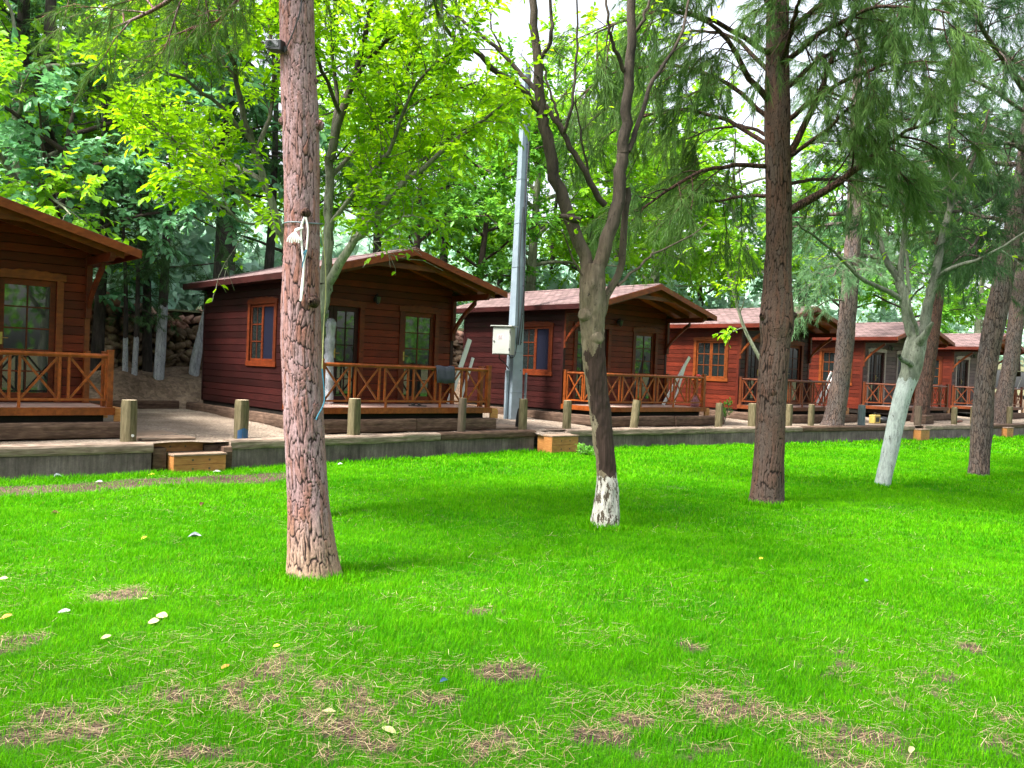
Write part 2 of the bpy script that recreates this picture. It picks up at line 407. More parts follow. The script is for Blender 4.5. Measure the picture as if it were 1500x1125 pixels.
def shingle_mat():
    m, nt, p, _ = new_mat('roof_shingles')
    tc = N(nt, 'ShaderNodeTexCoord'); sx = N(nt, 'ShaderNodeSeparateXYZ'); nt.links.new(tc.outputs['Object'], sx.inputs[0])
    cx = N(nt, 'ShaderNodeCombineXYZ'); nt.links.new(sx.outputs[1], cx.inputs[0]); nt.links.new(sx.outputs[0], cx.inputs[1])
    b = N(nt, 'ShaderNodeTexBrick'); nt.links.new(cx.outputs[0], b.inputs['Vector'])
    b.inputs['Scale'].default_value = 1.0; b.inputs['Brick Width'].default_value = .26; b.inputs['Row Height'].default_value = .145
    b.inputs['Mortar Size'].default_value = .014; b.inputs['Mortar Smooth'].default_value = .2; b.inputs['Bias'].default_value = -.1
    b.inputs['Color1'].default_value = (.185, .118, .117, 1); b.inputs['Color2'].default_value = (.072, .043, .042, 1); b.inputs['Mortar'].default_value = (.04, .022, .02, 1)
    n = noise(nt, coords(nt), 90, 3, .7); big = noise(nt, coords(nt), 1.2, 3)
    c = mixc(nt, .6, b.outputs['Color'], ramp(nt, n, [(.3, (.6, .6, .6)), (.7, (1.35, 1.35, 1.35))]), 'MULTIPLY')
    c = mixc(nt, .5, c, ramp(nt, big, [(.3, (.75, .72, .72)), (.7, (1.2, 1.2, 1.2))]), 'MULTIPLY')
    nt.links.new(c, p.inputs['Base Color']); p.inputs['Roughness'].default_value = .8; p.inputs['Specular IOR Level'].default_value = .4
    bump(nt, p, math_(nt, 'SUBTRACT', math_(nt, 'MULTIPLY', n, .3), b.outputs['Fac']), .6, .012)
    return m
M['shingle'] = shingle_mat()
def concrete_mat():
    m, nt, p, _ = new_mat('stained_concrete')
    n = noise(nt, coords(nt, (1, 1, 1)), 2.2, 5, .65); st = noise(nt, coords(nt, (7, 7, .7)), 3, 4, .65)
    f = noise(nt, coords(nt), 45, 3, .7)
    c = ramp(nt, n, [(.3, (.060, .043, .043)), (.55, (.120, .090, .089)), (.78, (.20, .158, .154))])
    c = mixc(nt, .65, c, ramp(nt, st, [(.35, (.45, .45, .45)), (.7, (1.5, 1.5, 1.48))]), 'MULTIPLY')
    c = mixc(nt, .4, c, ramp(nt, f, [(.3, (.6, .6, .6)), (.7, (1.3, 1.3, 1.3))]), 'MULTIPLY')
    nt.links.new(c, p.inputs['Base Color']); p.inputs['Roughness'].default_value = .9; bump(nt, p, math_(nt, 'ADD', f, st), .5, .012)
    return m
M['concrete'] = concrete_mat()
def gravel_mat(name, a, b, c, sc=34):
    m, nt, p, _ = new_mat(name)
    v = N(nt, 'ShaderNodeTexVoronoi', feature='F1'); v.inputs['Scale'].default_value = sc; nt.links.new(coords(nt), v.inputs['Vector'])
    s = N(nt, 'ShaderNodeSeparateColor'); nt.links.new(v.outputs['Color'], s.inputs[0])
    n = noise(nt, coords(nt), 1.1, 5, .6); f = noise(nt, coords(nt), 26, 4, .7)
    col = ramp(nt, math_(nt, 'ADD', math_(nt, 'MULTIPLY', n, .75), math_(nt, 'MULTIPLY', f, .3)), [(.35, a), (.55, b), (.75, c)])
    col = mixc(nt, .55, col, ramp(nt, s.outputs[0], [(.1, (.55, .55, .55)), (.9, (1.45, 1.45, 1.42))]), 'MULTIPLY')
    nt.links.new(col, p.inputs['Base Color']); p.inputs['Roughness'].default_value = .95; p.inputs['Specular IOR Level'].default_value = .15
    bump(nt, p, math_(nt, 'SUBTRACT', f, v.outputs['Distance']), .8, .03)
    return m
M['gravel'] = gravel_mat('terrace_gravel', (.125, .095, .072), (.22, .175, .138), (.34, .285, .235))
M['earth'] = gravel_mat('bank_earth', (.085, .058, .040), (.165, .117, .083), (.26, .195, .145), 14)
M['soil'] = gravel_mat('lawn_soil', (.060, .036, .026), (.105, .068, .050), (.17, .12, .09), 60)
M['forest_floor'] = gravel_mat('hill_floor', (.06, .06, .03), (.11, .11, .055), (.17, .17, .09), 3)
M['stone'] = gravel_mat('wall_stone', (.085, .060, .038), (.18, .128, .082), (.30, .23, .165), 5)
M['stone_red'] = gravel_mat('red_rubble', (.20, .10, .07), (.34, .20, .15), (.48, .35, .29), 6)
def grass_mat(name, dark, mid, light, trans=.4):
    m, nt, p, out = new_mat(name)
    r = island(nt); c1 = ramp(nt, r, [(0, dark), (.5, mid), (.92, light), (.95, (.22, .40, .015)), (1, (.30, .33, .05))])
    big = noise(nt, coords(nt), .55, 4, .6); fine_ = noise(nt, coords(nt), 3.2, 4, .65); c = mixc(nt, .38, c1, ramp(nt, big, [(.36, dark), (.62, light)])); c = mixc(nt, .6, c, ramp(nt, fine_, [(.32, (.55, .68, .6)), (.68, (1.25, 1.12, 1.2))]), 'MULTIPLY')
    nt.links.new(c, p.inputs['Base Color']); p.inputs['Roughness'].default_value = .6; p.inputs['Specular IOR Level'].default_value = .04
    t = N(nt, 'ShaderNodeBsdfTranslucent'); nt.links.new(mixc(nt, 1.0, c, (1.2, 1.1, .5), 'MULTIPLY'), t.inputs[0])
    mx = N(nt, 'ShaderNodeMixShader'); mx.inputs[0].default_value = trans
    nt.links.new(p.outputs[0], mx.inputs[1]); nt.links.new(t.outputs[0], mx.inputs[2]); nt.links.new(mx.outputs[0], out.inputs[0]); return m
M['grass'] = grass_mat('lawn_grass', (.026, .205, .0008), (.068, .325, .0012), (.135, .45, .0025))
def straw_mat():
    m, nt, p, _ = new_mat('dry_straw'); c = ramp(nt, island(nt), [(0, (.12, .075, .042)), (.4, (.25, .175, .095)), (.8, (.39, .295, .165)), (1, (.48, .41, .25))])
    nt.links.new(c, p.inputs['Base Color']); p.inputs['Roughness'].default_value = .8; p.inputs['Specular IOR Level'].default_value = .15; return m
M['straw'] = straw_mat()
def turf_mat():
    """soil between the blades: green-brown thatch under turf, bare earth in the worn spots"""
    m = gravel_mat('turf_soil', (.050, .031, .024), (.090, .060, .046), (.145, .103, .080), 60); nt = m.node_tree; p = nt.nodes['Principled BSDF']
    src = p.inputs['Base Color'].links[0].from_socket; at_ = N(nt, 'ShaderNodeAttribute', attribute_name='bare')
    th = ramp(nt, noise(nt, coords(nt), 7, 4, .7), [(.3, (.022, .095, .002)), (.7, (.055, .19, .004))])
    nt.links.new(mixc(nt, at_.outputs['Fac'], th, src), p.inputs['Base Color']); return m
M['turf'] = turf_mat()

# ------------------------------------------------------------------ the ground
WALL = np.array([(-40, 13.7), (-8, 13.62), (4.6, 13.55), (5.85, 13.62), (7.65, 13.81), (10.33, 14.02), (12.62, 14.24), (13.9, 14.14), (16.87, 14.02), (20.3, 13.62), (21.9, 13.5), (28.2, 12.84), (31.7, 12.55), (36, 12.3), (45, 12.0), (90, 11.5)])
def wallv(u): return np.interp(u, WALL[:, 0], WALL[:, 1])
CAPZ = .474
def terr_z(u, v):
    w = wallv(u)
    return np.interp(v - 0*u, [0, 14.6, 16, 20.3, 20.9, 21.5, 22.6], [.44, .46, .52, .58, .85, 1.22, 1.42])
def hill_z(u, v):
    return np.interp(v, [22.6, 23.4, 30, 45, 80, 130, 260], [2.9, 3.0, 3.3, 4.6, 9, 20, 46]) + 0*u
def ground_z(u, v):
    if v < wallv(u): return 0.0
    return float(terr_z(u, v)) if v < 22.8 else float(hill_z(u, v))

def bare_mask(P):
    """0 = full lawn, 1 = bare soil; P (N,2) world"""
    X, Y = P[:, 0], P[:, 1]; p3 = np.stack([X, Y, 0*X], 1)
    n = fbm(p3*1.25, 3, 3); n2 = fbm(p3*3.1, 9, 3)
    n3 = fbm(p3*9.0, 15, 2); m0 = None
    d = np.clip((6.6 - Y)/3.0, 0, 1)*(1-.22*np.clip(X/1.5, 0, 1))                       # thinner turf towards the viewer
    thr = .76 - .215*d
    m = np.clip((n*.34 + n2*.33 + n3*.33 - thr)/.10 + .5, 0, 1)
    for cx, cy, rx, ry in BARE:                              # worn spots seen in the turf
        q = ((X-cx)/rx)**2 + ((Y-cy)/ry)**2
        m = np.maximum(m, np.clip(1.25 - q + (n2-.5)*2.6 + (n3-.5)*1.6, 0, 1))
    u = X*CA + Y*SA; v = -X*SA + Y*CA                        # trodden strip along the retaining wall (left end)
    vw = wallv(u); strip = np.exp(-((v - (vw-.98 + (n-.5)*.5))/.46)**2) * np.clip((7.4-u)/1.6, 0, 1)
    m = np.maximum(m, np.clip(strip*2.6 - .4 + (n2-.5)*.8, 0, 1))
    return m
BARE = []
for (x, y, rx, ry) in [(415, 977, 40, 24), (745, 987, 46, 18), (258, 1018, 32, 16), (25, 945, 40, 20), (395, 1070, 22, 10), (70, 1045, 60, 22), (120, 1075, 60, 20),
                       (290, 1105, 70, 14), (1010, 950, 20, 8), (1080, 1045, 70, 26), (1300, 1085, 70, 22), (1340, 1110, 60, 14), (1180, 1055, 40, 12), (1240, 975, 18, 7), (1420, 950, 22, 8),
                       (700, 895, 24, 6), (470, 1050, 24, 10), (650, 1028, 30, 8), (860, 1080, 60, 16), (930, 1060, 30, 12), (20, 1080, 40, 24), (520, 925, 18, 6), (985, 715, 26, 3), (1390, 990, 50, 10), (190, 870, 50, 10), (560, 1095, 50, 12)]:
    a = onz(x, y, 0); b = onz(x+rx, y, 0); c = onz(x, y-ry, 0)
    BARE.append((a[0], a[1], abs(b[0]-a[0]), abs(c[1]-a[1])))

g = MB(); g.add([(-700, -300, -.12), (900, -300, -.12), (900, 900, -.12), (-700, 900, -.12)], [(0, 1, 2, 3)])
tag(g.build('ground', M['forest_floor']), kind='structure')
# lawn sheet: fine near the viewer, up to the retaining wall
us = np.concatenate([np.linspace(-22, -4, 60), np.linspace(-3.9, 12, 300), np.linspace(12.2, 60, 130)])
ts = np.concatenate([np.linspace(0, .5, 40), np.linspace(.504, 1, 330)])
U, T_ = np.meshgrid(us, ts, indexing='ij'); V0 = -14.0
VV = V0 + (wallv(U)+.08 - V0)*T_
PX = U*CA - VV*SA; PY = U*SA + VV*CA
hz = (fbm(np.stack([PX.ravel(), PY.ravel(), 0*PX.ravel()], 1)*.9, 5, 3) - .5)*.06
hz = hz*np.clip((wallv(U)-VV).ravel()/1.0, 0, 1)
LV = np.stack([PX.ravel(), PY.ravel(), hz], 1); nu, nv_ = U.shape
ii = np.arange(nu-1)[:, None]*nv_; jj = np.arange(nv_-1)[None, :]
LF = np.stack([ii+jj, ii+nv_+jj, ii+nv_+jj+1, ii+jj+1], -1).reshape(-1, 4)
lawn = raw_mesh('lawn', LV, 4, LF, M['turf'], smooth=True); tag(lawn, kind='structure')
ba = lawn.data.attributes.new('bare', 'FLOAT', 'POINT'); ba.data.foreach_set('value', np.clip(bare_mask(LV[:, :2])*1.6-.35, 0, 1).astype(np.float32))
def lawn_h(P):
    u = P[:, 0]*CA + P[:, 1]*SA; v = -P[:, 0]*SA + P[:, 1]*CA
    return (fbm(np.stack([P[:, 0], P[:, 1], 0*u], 1)*.9, 5, 3) - .5)*.06*np.clip((wallv(u)-v)/1.0, 0, 1)
# terrace and bank
us = np.linspace(-24, 62, 260); vs = np.concatenate([np.linspace(0, 1, 24)])
U, T_ = np.meshgrid(us, np.linspace(0, 1, 60), indexing='ij'); VV = wallv(U)+.06 + (22.9 - wallv(U)-.06)*T_
Z = terr_z(U, VV); P3 = np.stack([U.ravel(), VV.ravel(), 0*U.ravel()], 1)
nz = (fbm(P3*1.6, 21, 4)-.5); Z = Z + (nz*np.interp(VV.ravel(), [14.5, 20.3, 21], [.05, .07, .35])).reshape(U.shape)
TV = np.stack([U.ravel()*CA-VV.ravel()*SA, U.ravel()*SA+VV.ravel()*CA, Z.ravel()], 1); nu, nv_ = U.shape
ii = np.arange(nu-1)[:, None]*nv_; jj = np.arange(nv_-1)[None, :]
TF = np.stack([ii+jj, ii+nv_+jj, ii+nv_+jj+1, ii+jj+1], -1).reshape(-1, 4)
vmid = VV.ravel()[TF].mean(1)
ter = raw_mesh('terrace', TV, 4, TF, [M['gravel'], M['earth']], (vmid > 20.35).astype(int), smooth=True); tag(ter, kind='structure')
U, VV = np.meshgrid(np.linspace(-160, 240, 120), np.concatenate([np.linspace(22.75, 60, 40), np.linspace(64, 260, 40)]), indexing='ij')
Z = hill_z(U, VV) + (fbm(np.stack([U.ravel(), VV.ravel(), 0*U.ravel()], 1)*.12, 31, 3).reshape(U.shape)-.5)*np.interp(VV, [22, 30, 80, 200], [.1, .5, 3, 10])
HV = np.stack([U.ravel()*CA-VV.ravel()*SA, U.ravel()*SA+VV.ravel()*CA, Z.ravel()], 1); nu, nv_ = U.shape
ii = np.arange(nu-1)[:, None]*nv_; jj = np.arange(nv_-1)[None, :]
HF = np.stack([ii+jj, ii+nv_+jj, ii+nv_+jj+1, ii+jj+1], -1).reshape(-1, 4)
tag(raw_mesh('hillside', HV, 4, HF, M['forest_floor'], smooth=True), kind='structure')

# ------------------------------------------------------------------ grass
def blades(P, base_h, width, rng, lean=.95):
    n = len(P); z0 = lawn_h(P); yaw = rng.uniform(0, 2*np.pi, n); h = base_h*rng.uniform(.55, 1.25, n)
    d = np.stack([np.cos(yaw), np.sin(yaw)], 1); s = np.stack([-d[:, 1], d[:, 0]], 1)
    ln = rng.uniform(.1, lean, n)*h; w = width*rng.uniform(.7, 1.3, n)
    B = np.column_stack([P, z0-.004])
    Vv = np.zeros((n, 5, 3))
    Vv[:, 0] = B; Vv[:, 0, :2] -= s*w[:, None]/2
    Vv[:, 1] = B; Vv[:, 1, :2] += s*w[:, None]/2
    mid = B.copy(); mid[:, :2] += d*(ln*.3)[:, None]; mid[:, 2] += h*.6
    Vv[:, 2] = mid; Vv[:, 2, :2] += s*w[:, None]*.38
    Vv[:, 3] = mid; Vv[:, 3, :2] -= s*w[:, None]*.38
    tip = B.copy(); tip[:, :2] += d*ln[:, None]; tip[:, 2] += h
    Vv[:, 4] = tip
    return Vv
def sample_frustum(y0, y1, dens, rng):
    """uniform ground points inside a fan wider than the view"""
    w = .62*y1+1.7; n = int(dens*(y1-y0)*2*w); Y = rng.uniform(y0, y1, n); X = rng.uniform(-w, w, n); k = np.abs(X) < .62*Y+1.7; X, Y = X[k], Y[k]
    return np.stack([X, Y], 1)
rng = np.random.default_rng(11)
allV = []
TREE_BASES = [(-1.61, 7.45, .235), (1.14, 10.2, .17), (3.76, 12.7, .25), (6.5, 15.2, .15), (9.41, 17.6, .22)]
for (y0, y1, dens, bh, bw) in [(2.3, 4.2, 13000, .040, .0025), (4.2, 6.5, 11000, .040, .0032), (6.5, 10, 7000, .040, .0044), (10, 15, 3400, .042, .0070), (15, 24, 1300, .046, .012), (24, 46, 220, .055, .03)]:
    P = sample_frustum(y0, y1, dens, rng)
    u = P[:, 0]*CA + P[:, 1]*SA; v = -P[:, 0]*SA + P[:, 1]*CA
    P = P[v < wallv(u) - .03]
    m = bare_mask(P); P = P[rng.uniform(0, 1, len(P)) > m*.86]
    cl = .55*fbm(np.column_stack([P*1.9, 0*P[:, :1]]), 41, 3) + .45*vnoise(np.column_stack([P*6.5, 0*P[:, :1]]), 43)
    near_wall = np.clip(1 - (wallv(P[:, 0]*CA+P[:, 1]*SA) - (-P[:, 0]*SA+P[:, 1]*CA))/.5, 0, 1)
    allV.append(blades(P, bh*(.35+1.4*cl)*(1+.9*near_wall), bw, rng))
for (x, y, r_) in TREE_BASES:
    n_ = int(5200*r_); a_ = rng.uniform(0, 2*np.pi, n_); q_ = r_*rng.uniform(.85, 1.9, n_); allV.append(blades(np.stack([x+q_*np.cos(a_), y-.1+q_*np.sin(a_)], 1), .085, .0032+.0005*y, rng, .8))
GV = np.concatenate(allV); nb = len(GV); b = (np.arange(nb)*5)[:, None]
q = b + np.array([[0, 1, 2, 3]]); t = b + np.array([[3, 2, 4]])
idx = np.concatenate([q, t], 1).ravel(); tot = np.tile([4, 3], nb)
tag(raw_mesh('grass', GV.reshape(-1, 3), tot, idx, M['grass']), 'bright green lawn grass, thin and patchy near the viewer', 'grass', kind='stuff')
# dry pine needles and straw lying on the turf
def straw(P, L, rng, z=.012):
    n = len(P); yaw = rng.normal(.3, 1.0, n); d = np.stack([np.cos(yaw), np.sin(yaw), rng.normal(0, .16, n)], 1); s = np.stack([-d[:, 1], d[:, 0], 0*yaw], 1)
    l = L*rng.uniform(.35, 1.3, n); w = .0020; z0 = lawn_h(P) + rng.uniform(.002, z*2.6, n)
    C = np.column_stack([P, z0]); Vv = np.zeros((n, 4, 3)); bend = s*(rng.normal(0, .12, n)*l)[:, None]
    Vv[:, 0] = C - d*l[:, None]/2 - s*w/2; Vv[:, 1] = C - d*l[:, None]/2 + s*w/2
    Vv[:, 2] = C + d*l[:, None]/2 + s*w/2 + bend; Vv[:, 3] = C + d*l[:, None]/2 - s*w/2 + bend
    Vv[:, :, 2] = np.maximum(Vv[:, :, 2], z0[:, None]-.01)
    return Vv
S = []
P = sample_frustum(2.3, 9.0, 3600, rng); m = bare_mask(P); n = fbm(np.column_stack([P*1.7, 0*P[:, :1]]), 77, 3)
keep = rng.uniform(0, 1, len(P)) < np.clip(m*.38 + np.clip((n-.44)*1.5, 0, .24)*np.clip((8-P[:, 1])/3.5, .04, 1), 0, 1); S.append(straw(P[keep], .085, rng, .018))
P = sample_frustum(7.5, 14, 60, rng); n = fbm(np.column_stack([P*.9, 0*P[:, :1]]), 78, 3); S.append(straw(P[n > .56], .12, rng, .02))
SV = np.concatenate(S); tag(raw_mesh('dry_needles', SV.reshape(-1, 3), 4, np.arange(len(SV)*4), M['straw']), 'tan dry pine needles and straw scattered over thin turf', 'dry needles', kind='stuff')

# ------------------------------------------------------------------ cabins
W_, D_, PD = 4.07, 4.14, 1.414
OS, OB, OF = .356, .38, 1.40
ZE, ZR = 2.504, 3.163                 # eave tip / ridge above the deck
SL = (ZR-ZE)/(W_/2+OS)
def rz(x): return ZR - SL*abs(x-W_/2)
ORD = ['first', 'second', 'third', 'fourth', 'fifth', 'sixth']

def wavy(x0, x1, z0, z1, n=9, amp=.03):
    """outline of a trim board with a scalloped upper edge"""
    pts = [(x0, z0), (x1, z0), (x1, z1-.02)]
    for i in range(n, -1, -1):
        t = i/n; e = .10 + .80*t; x = x0 + (x1-x0)*e
        c = 1 - abs(2*t-1)
        pts.append((x, z1 + amp*c + (.013 if i % 2 else -.008)))
    pts.append((x0, z1-.02))
    return pts

def make_cabin(i, u0, v0, mats):
    side_m, front_m, trim_m, rail_m, has_screen = mats
    p = uvw(u0, v0, .95)
    root = empty('wooden_cabin', tuple(p), A)
    # openings: facade (x0,x1,z0,z1), left side window (y0,y1,z0,z1)
    op = [(.47, 1.64, .0, 1.99), (2.73, 3.56, .0, 1.99)]
    win = (.50, 1.63, .80, 1.97)
    BH = .142; th = .045
    # side and back walls
    s = MB(); z = -.14
    while z < 2.46:
        z1 = min(z+BH-.012, 2.50)
        a, b_ = win[0], win[1]
        if z1 > win[2] and z < win[3]:
            s.box((0, .0, z), (th, a, z1)); s.box((0, b_, z), (th, D_, z1))
        else: s.box((0, .0, z), (th, D_, z1))
        s.box((W_-th, .0, z), (W_, D_, z1)); s.box((th+.001, D_-th, z), (W_-th-.001, D_-.001, z1))
        z += BH
    while z < 2.98:                                         # back gable
        h0, h1 = min(W_/2, (ZR-.06-z)/SL), min(W_/2, max(.02, (ZR-.06-z-BH)/SL))
        s.prism([(W_/2-h0, z), (W_/2+h0, z), (W_/2+h1, z+BH-.007), (W_/2-h1, z+BH-.007)], 1, D_-th, D_-.001)
        z += BH
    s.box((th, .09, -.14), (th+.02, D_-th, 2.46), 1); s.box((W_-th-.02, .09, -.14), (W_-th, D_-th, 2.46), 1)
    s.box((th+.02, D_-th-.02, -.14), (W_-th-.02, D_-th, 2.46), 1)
    wl = s.build('side_wall', [side_m, M['gap_shade']], root)
    f = MB(); z = -.0
    while z < 3.02:
        z1 = z+BH-.011; x0, x1 = .004+th, W_-.004-th
        if z1 > 2.40:
            h0, h1 = min(W_/2-th, (ZR-.06-z)/SL), min(W_/2-th, max(.02, (ZR-.06-z1)/SL))
            if z < 2.98: f.prism([(W_/2-h0, z), (W_/2+h0, z), (W_/2+h1, z1), (W_/2-h1, z1)], 1, .002, th)
        elif x1-x0 > .15:
            cur = x0
            for o in op:
                if z < o[3]-.02 and z1 > o[2]:
                    f.box((cur, 0.002, z), (o[0], th, z1)); cur = o[1]
            f.box((cur, 0.002, z), (x1, th, z1))
        z += BH
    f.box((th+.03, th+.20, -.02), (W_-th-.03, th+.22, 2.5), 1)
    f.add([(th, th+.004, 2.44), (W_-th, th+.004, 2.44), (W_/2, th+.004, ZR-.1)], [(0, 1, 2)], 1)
    fw = f.build('front_wall', [front_m, M['gap_shade']], root)
    # corner boards
    for (x, y) in ((-.012, -.012), (W_+.012, -.012), (-.012, D_+.012), (W_+.012, D_+.012)):
        c = MB(); sx = 1 if x < 1 else -1; sy = 1 if y < 1 else -1
        c.box((x, y, -.15), (x+sx*.085, y+sy*.085, 2.47)); c.build('corner_board', side_m if y > 1 else (trim_m if i == 0 else side_m), root, bevel=.006)
    # floor slab, coloured near-black for the shade of the crawl space
    fl = MB(); fl.box((.03, -.0, -.30), (W_-.03, D_-.03, -.145)); fl.build('floor_frame', M['gap_shade'], root)
    # roof slabs
    r = MB(); y0, y1 = -OF, D_+OB; t = .045
    for sgn in (-1, 1):
        xe = W_/2 + sgn*(W_/2+OS)
        r.add([(W_/2, y0, ZR), (xe, y0, ZE), (xe, y1, ZE), (W_/2, y1, ZR), (W_/2, y0, ZR-t), (xe, y0, ZE-t), (xe, y1, ZE-t), (W_/2, y1, ZR-t)],
              [(0, 1, 2, 3), (7, 6, 5, 4), (0, 4, 5, 1), (1, 5, 6, 2), (2, 6, 7, 3)])
    # ridge cap
    r.add([(W_/2, y0-.005, ZR+.02), (W_/2-.14, y0-.005, ZR-.14*SL+.012), (W_/2+.14, y0-.005, ZR-.14*SL+.012), (W_/2, y1, ZR+.02), (W_/2-.14, y1, ZR-.14*SL+.012), (W_/2+.14, y1, ZR-.14*SL+.012)],
          [(0, 1, 4, 3), (0, 3, 5, 2), (0, 2, 1)])
    rf = r.build('roof', M['shingle'], root)
    so = MB()
    for sgn in (-1, 1):
        nb_ = 9
        for k in range(nb_):
            a0, a1 = k/nb_, (k+1)/nb_-.004
            xa = W_/2+sgn*(W_/2+OS-.02)*a0; xb = W_/2+sgn*(W_/2+OS-.02)*a1
            za, zb = rz(xa)-t-.002, rz(xb)-t-.002
            so.add([(xa, y0+.02, za), (xb, y0+.02, zb), (xb, .0, zb), (xa, .0, za), (xa, y0+.02, za-.015), (xb, y0+.02, zb-.015), (xb, .0, zb-.015), (xa, .0, za-.015)],
                   [(0, 1, 2, 3), (7, 6, 5, 4), (0, 4, 5, 1), (1, 5, 6, 2), (2, 6, 7, 3), (3, 7, 4, 0)])
    so.build('soffit', M['soffit'], rf)
    for sgn in (-1, 1):
        xe = W_/2 + sgn*(W_/2+OS)
        for yy in (y0-.028, y1):
            fa = MB(); a = (W_/2, ZR-.012); b_ = (xe, ZE-.012)
            fa.add([(a[0], yy, a[1]), (b_[0], yy, b_[1]), (b_[0], yy, b_[1]-.125), (a[0], yy, a[1]-.135), (a[0], yy+.027, a[1]), (b_[0], yy+.027, b_[1]), (b_[0], yy+.027, b_[1]-.125), (a[0], yy+.027, a[1]-.135)],
                   [(0, 1, 2, 3), (7, 6, 5, 4), (0, 4, 5, 1), (1, 5, 6, 2), (2, 6, 7, 3), (3, 7, 4, 0)])
            fa.build('rake_board', M['fascia'], rf)
    fe = MB()
    for sgn in (-1, 1):
        xe = W_/2 + sgn*(W_/2+OS); fe.box((xe, y0+.002, ZE-.13), (xe+sgn*.022, y1-.002, ZE-.008))
        fe.box((xe-sgn*.0, 0.0, ZE-.128), (xe-sgn*(OS-.01), y1-.03, ZE-.115))
    fe.build('eave_board', side_m, rf)
    # porch truss: two rafters with a collar, and a second rafter pair near the wall
    for yy, m_ in ((-OF+.16, M['trim_orange']), (-.62, M['trim'])):
        tr = MB(); d = .135
        for sgn in (-1, 1):
            xe = W_/2 + sgn*(W_/2+.16)
            poly = [(W_/2, ZR-.065), (xe, rz(xe)-.065), (xe, rz(xe)-.065-d), (W_/2, ZR-.065-d)]
            tr.prism(poly, 1, yy, yy+.06)
        if yy < -1:
            zc = ZR-.36; hw = (ZR-.10-zc)/SL
            tr.prism([(W_/2-hw+.1, zc+.05), (W_/2+hw-.1, zc+.05), (W_/2+hw+.34, zc-.09), (W_/2+.7, zc-.055), (W_/2-.7, zc-.055), (W_/2-hw-.34, zc-.09)], 1, yy+.008, yy+.052)
        tr.build('rafter', m_, root, bevel=.004)
    for x in (.03, W_-.03):                                 # projecting wall plates and curved brackets
        bm_ = MB(); bm_.prism([(.0, 2.30), (-1.22, 2.30), (-1.30, 2.36), (-1.30, 2.43), (.0, 2.43)], 0, x-.04, x+.04)
        bm_.build('eave_beam', M['trim'], root, bevel=.004)
        br = MB(); k = 9; pts = []
        for q_ in range(k+1):
            t_ = q_/k; pts.append((-.03-.78*t_**1.15, 1.56+.74*(t_**.75)))
        up = pts; lo = [(a_-.0, b_-.095) if q_ > 0 else (a_, b_-.06) for q_, (a_, b_) in enumerate(pts)]
        for q_ in range(k): br.prism([up[q_], up[q_+1], lo[q_+1], lo[q_]], 0, x-.032, x+.032)
        br.build('bracket', M['trim'] if i < 3 else M['trim_orange'], root)
        pp = MB(); pp.box((x-.045, -.075, 1.42), (x+.045, -.012, 2.30)); pp.build('wall_post', M['trim'], root, bevel=.004)
    # doors
    for di, (x0, x1, z0, z1) in enumerate(op):
        dr = MB(); tw = .105
        dr.box((x0-tw, -.025, z0), (x0, .028, z1)); dr.box((x1, -.025, z0), (x1+tw, .028, z1))
        dr.prism(wavy(x0-tw-.03, x1+tw+.03, z1, z1+.125), 1, -.03, .026)
        door = dr.build('door', trim_m if i < 4 else M['trim_grey'], root, bevel=.003)
        leafs = [(x0, x1)] if di == 1 else [(x0, (x0+x1)/2), ((x0+x1)/2, x1)]
        for (a, b_) in leafs:
            fr = MB(); y = .045; st = .085
            fr.box((a+.004, y, z0+.01), (a+st, y+.05, z1-.004)); fr.box((b_-st, y, z0+.01), (b_-.004, y+.05, z1-.004))
            fr.box((a+st, y+.002, z1-.10), (b_-st, y+.048, z1-.004)); fr.box((a+st, y+.002, z0+.01), (b_-st, y+.048, z0+.16))
            nc = 2; nr = 5
            for c in range(1, nc):
                x = a+st+(b_-a-2*st)*c/nc; fr.box((x-.011, y+.006, z0+.16), (x+.011, y+.044, z1-.10))
            for q_ in range(1, nr):
                zz = z0+.16+(z1-.26-z0)*q_/nr; fr.box((a+st, y+.008, zz-.011), (b_-st, y+.042, zz+.011))
            fr.build('frame', M['trim'] if di == 1 and i < 4 else M['wall_dark'], door)
            gl = MB(); gl.box((a+st, y+.02, z0+.16), (b_-st, y+.028, z1-.10)); gl.build('glass_pane', M['glass'], door)
        hd = MB(); hx = x0+.05 if di == 1 else (x0+x1)/2+.04
        hd.box((hx-.018, .030, .93), (hx+.018, .045, 1.12)); hd.tube([(hx, .04, 1.03), (hx, -.01, 1.03), (hx+.09, -.01, 1.03)], .008, 6)
        hd.build('handle', M['brass'], door)
        rv = MB(); rv.box((x0-.001, th+.001, z0), (x0+.003, th+.19, z1)); rv.box((x1-.003, th+.001, z0), (x1+.001, th+.19, z1)); rv.build('reveal', M['wall_dark'], door)
    # side window
    y0w, y1w, z0w, z1w = win; tw = .105
    wi = MB()
    wi.box((-.026, y0w-tw, z0w), (.02, y0w, z1w)); wi.box((-.026, y1w, z0w), (.02, y1w+tw, z1w))
    wi.box((-.03, y0w-tw-.02, z0w-tw), (.022, y1w+tw+.02, z0w)); wi.prism(wavy(y0w-tw-.02, y1w+tw+.02, z1w, z1w+.115), 0, -.03, .022)
    wd = wi.build('window', M['trim_orange'] if i in (3, 4) else trim_m, root, bevel=.003)
    ym = (y0w+y1w)/2
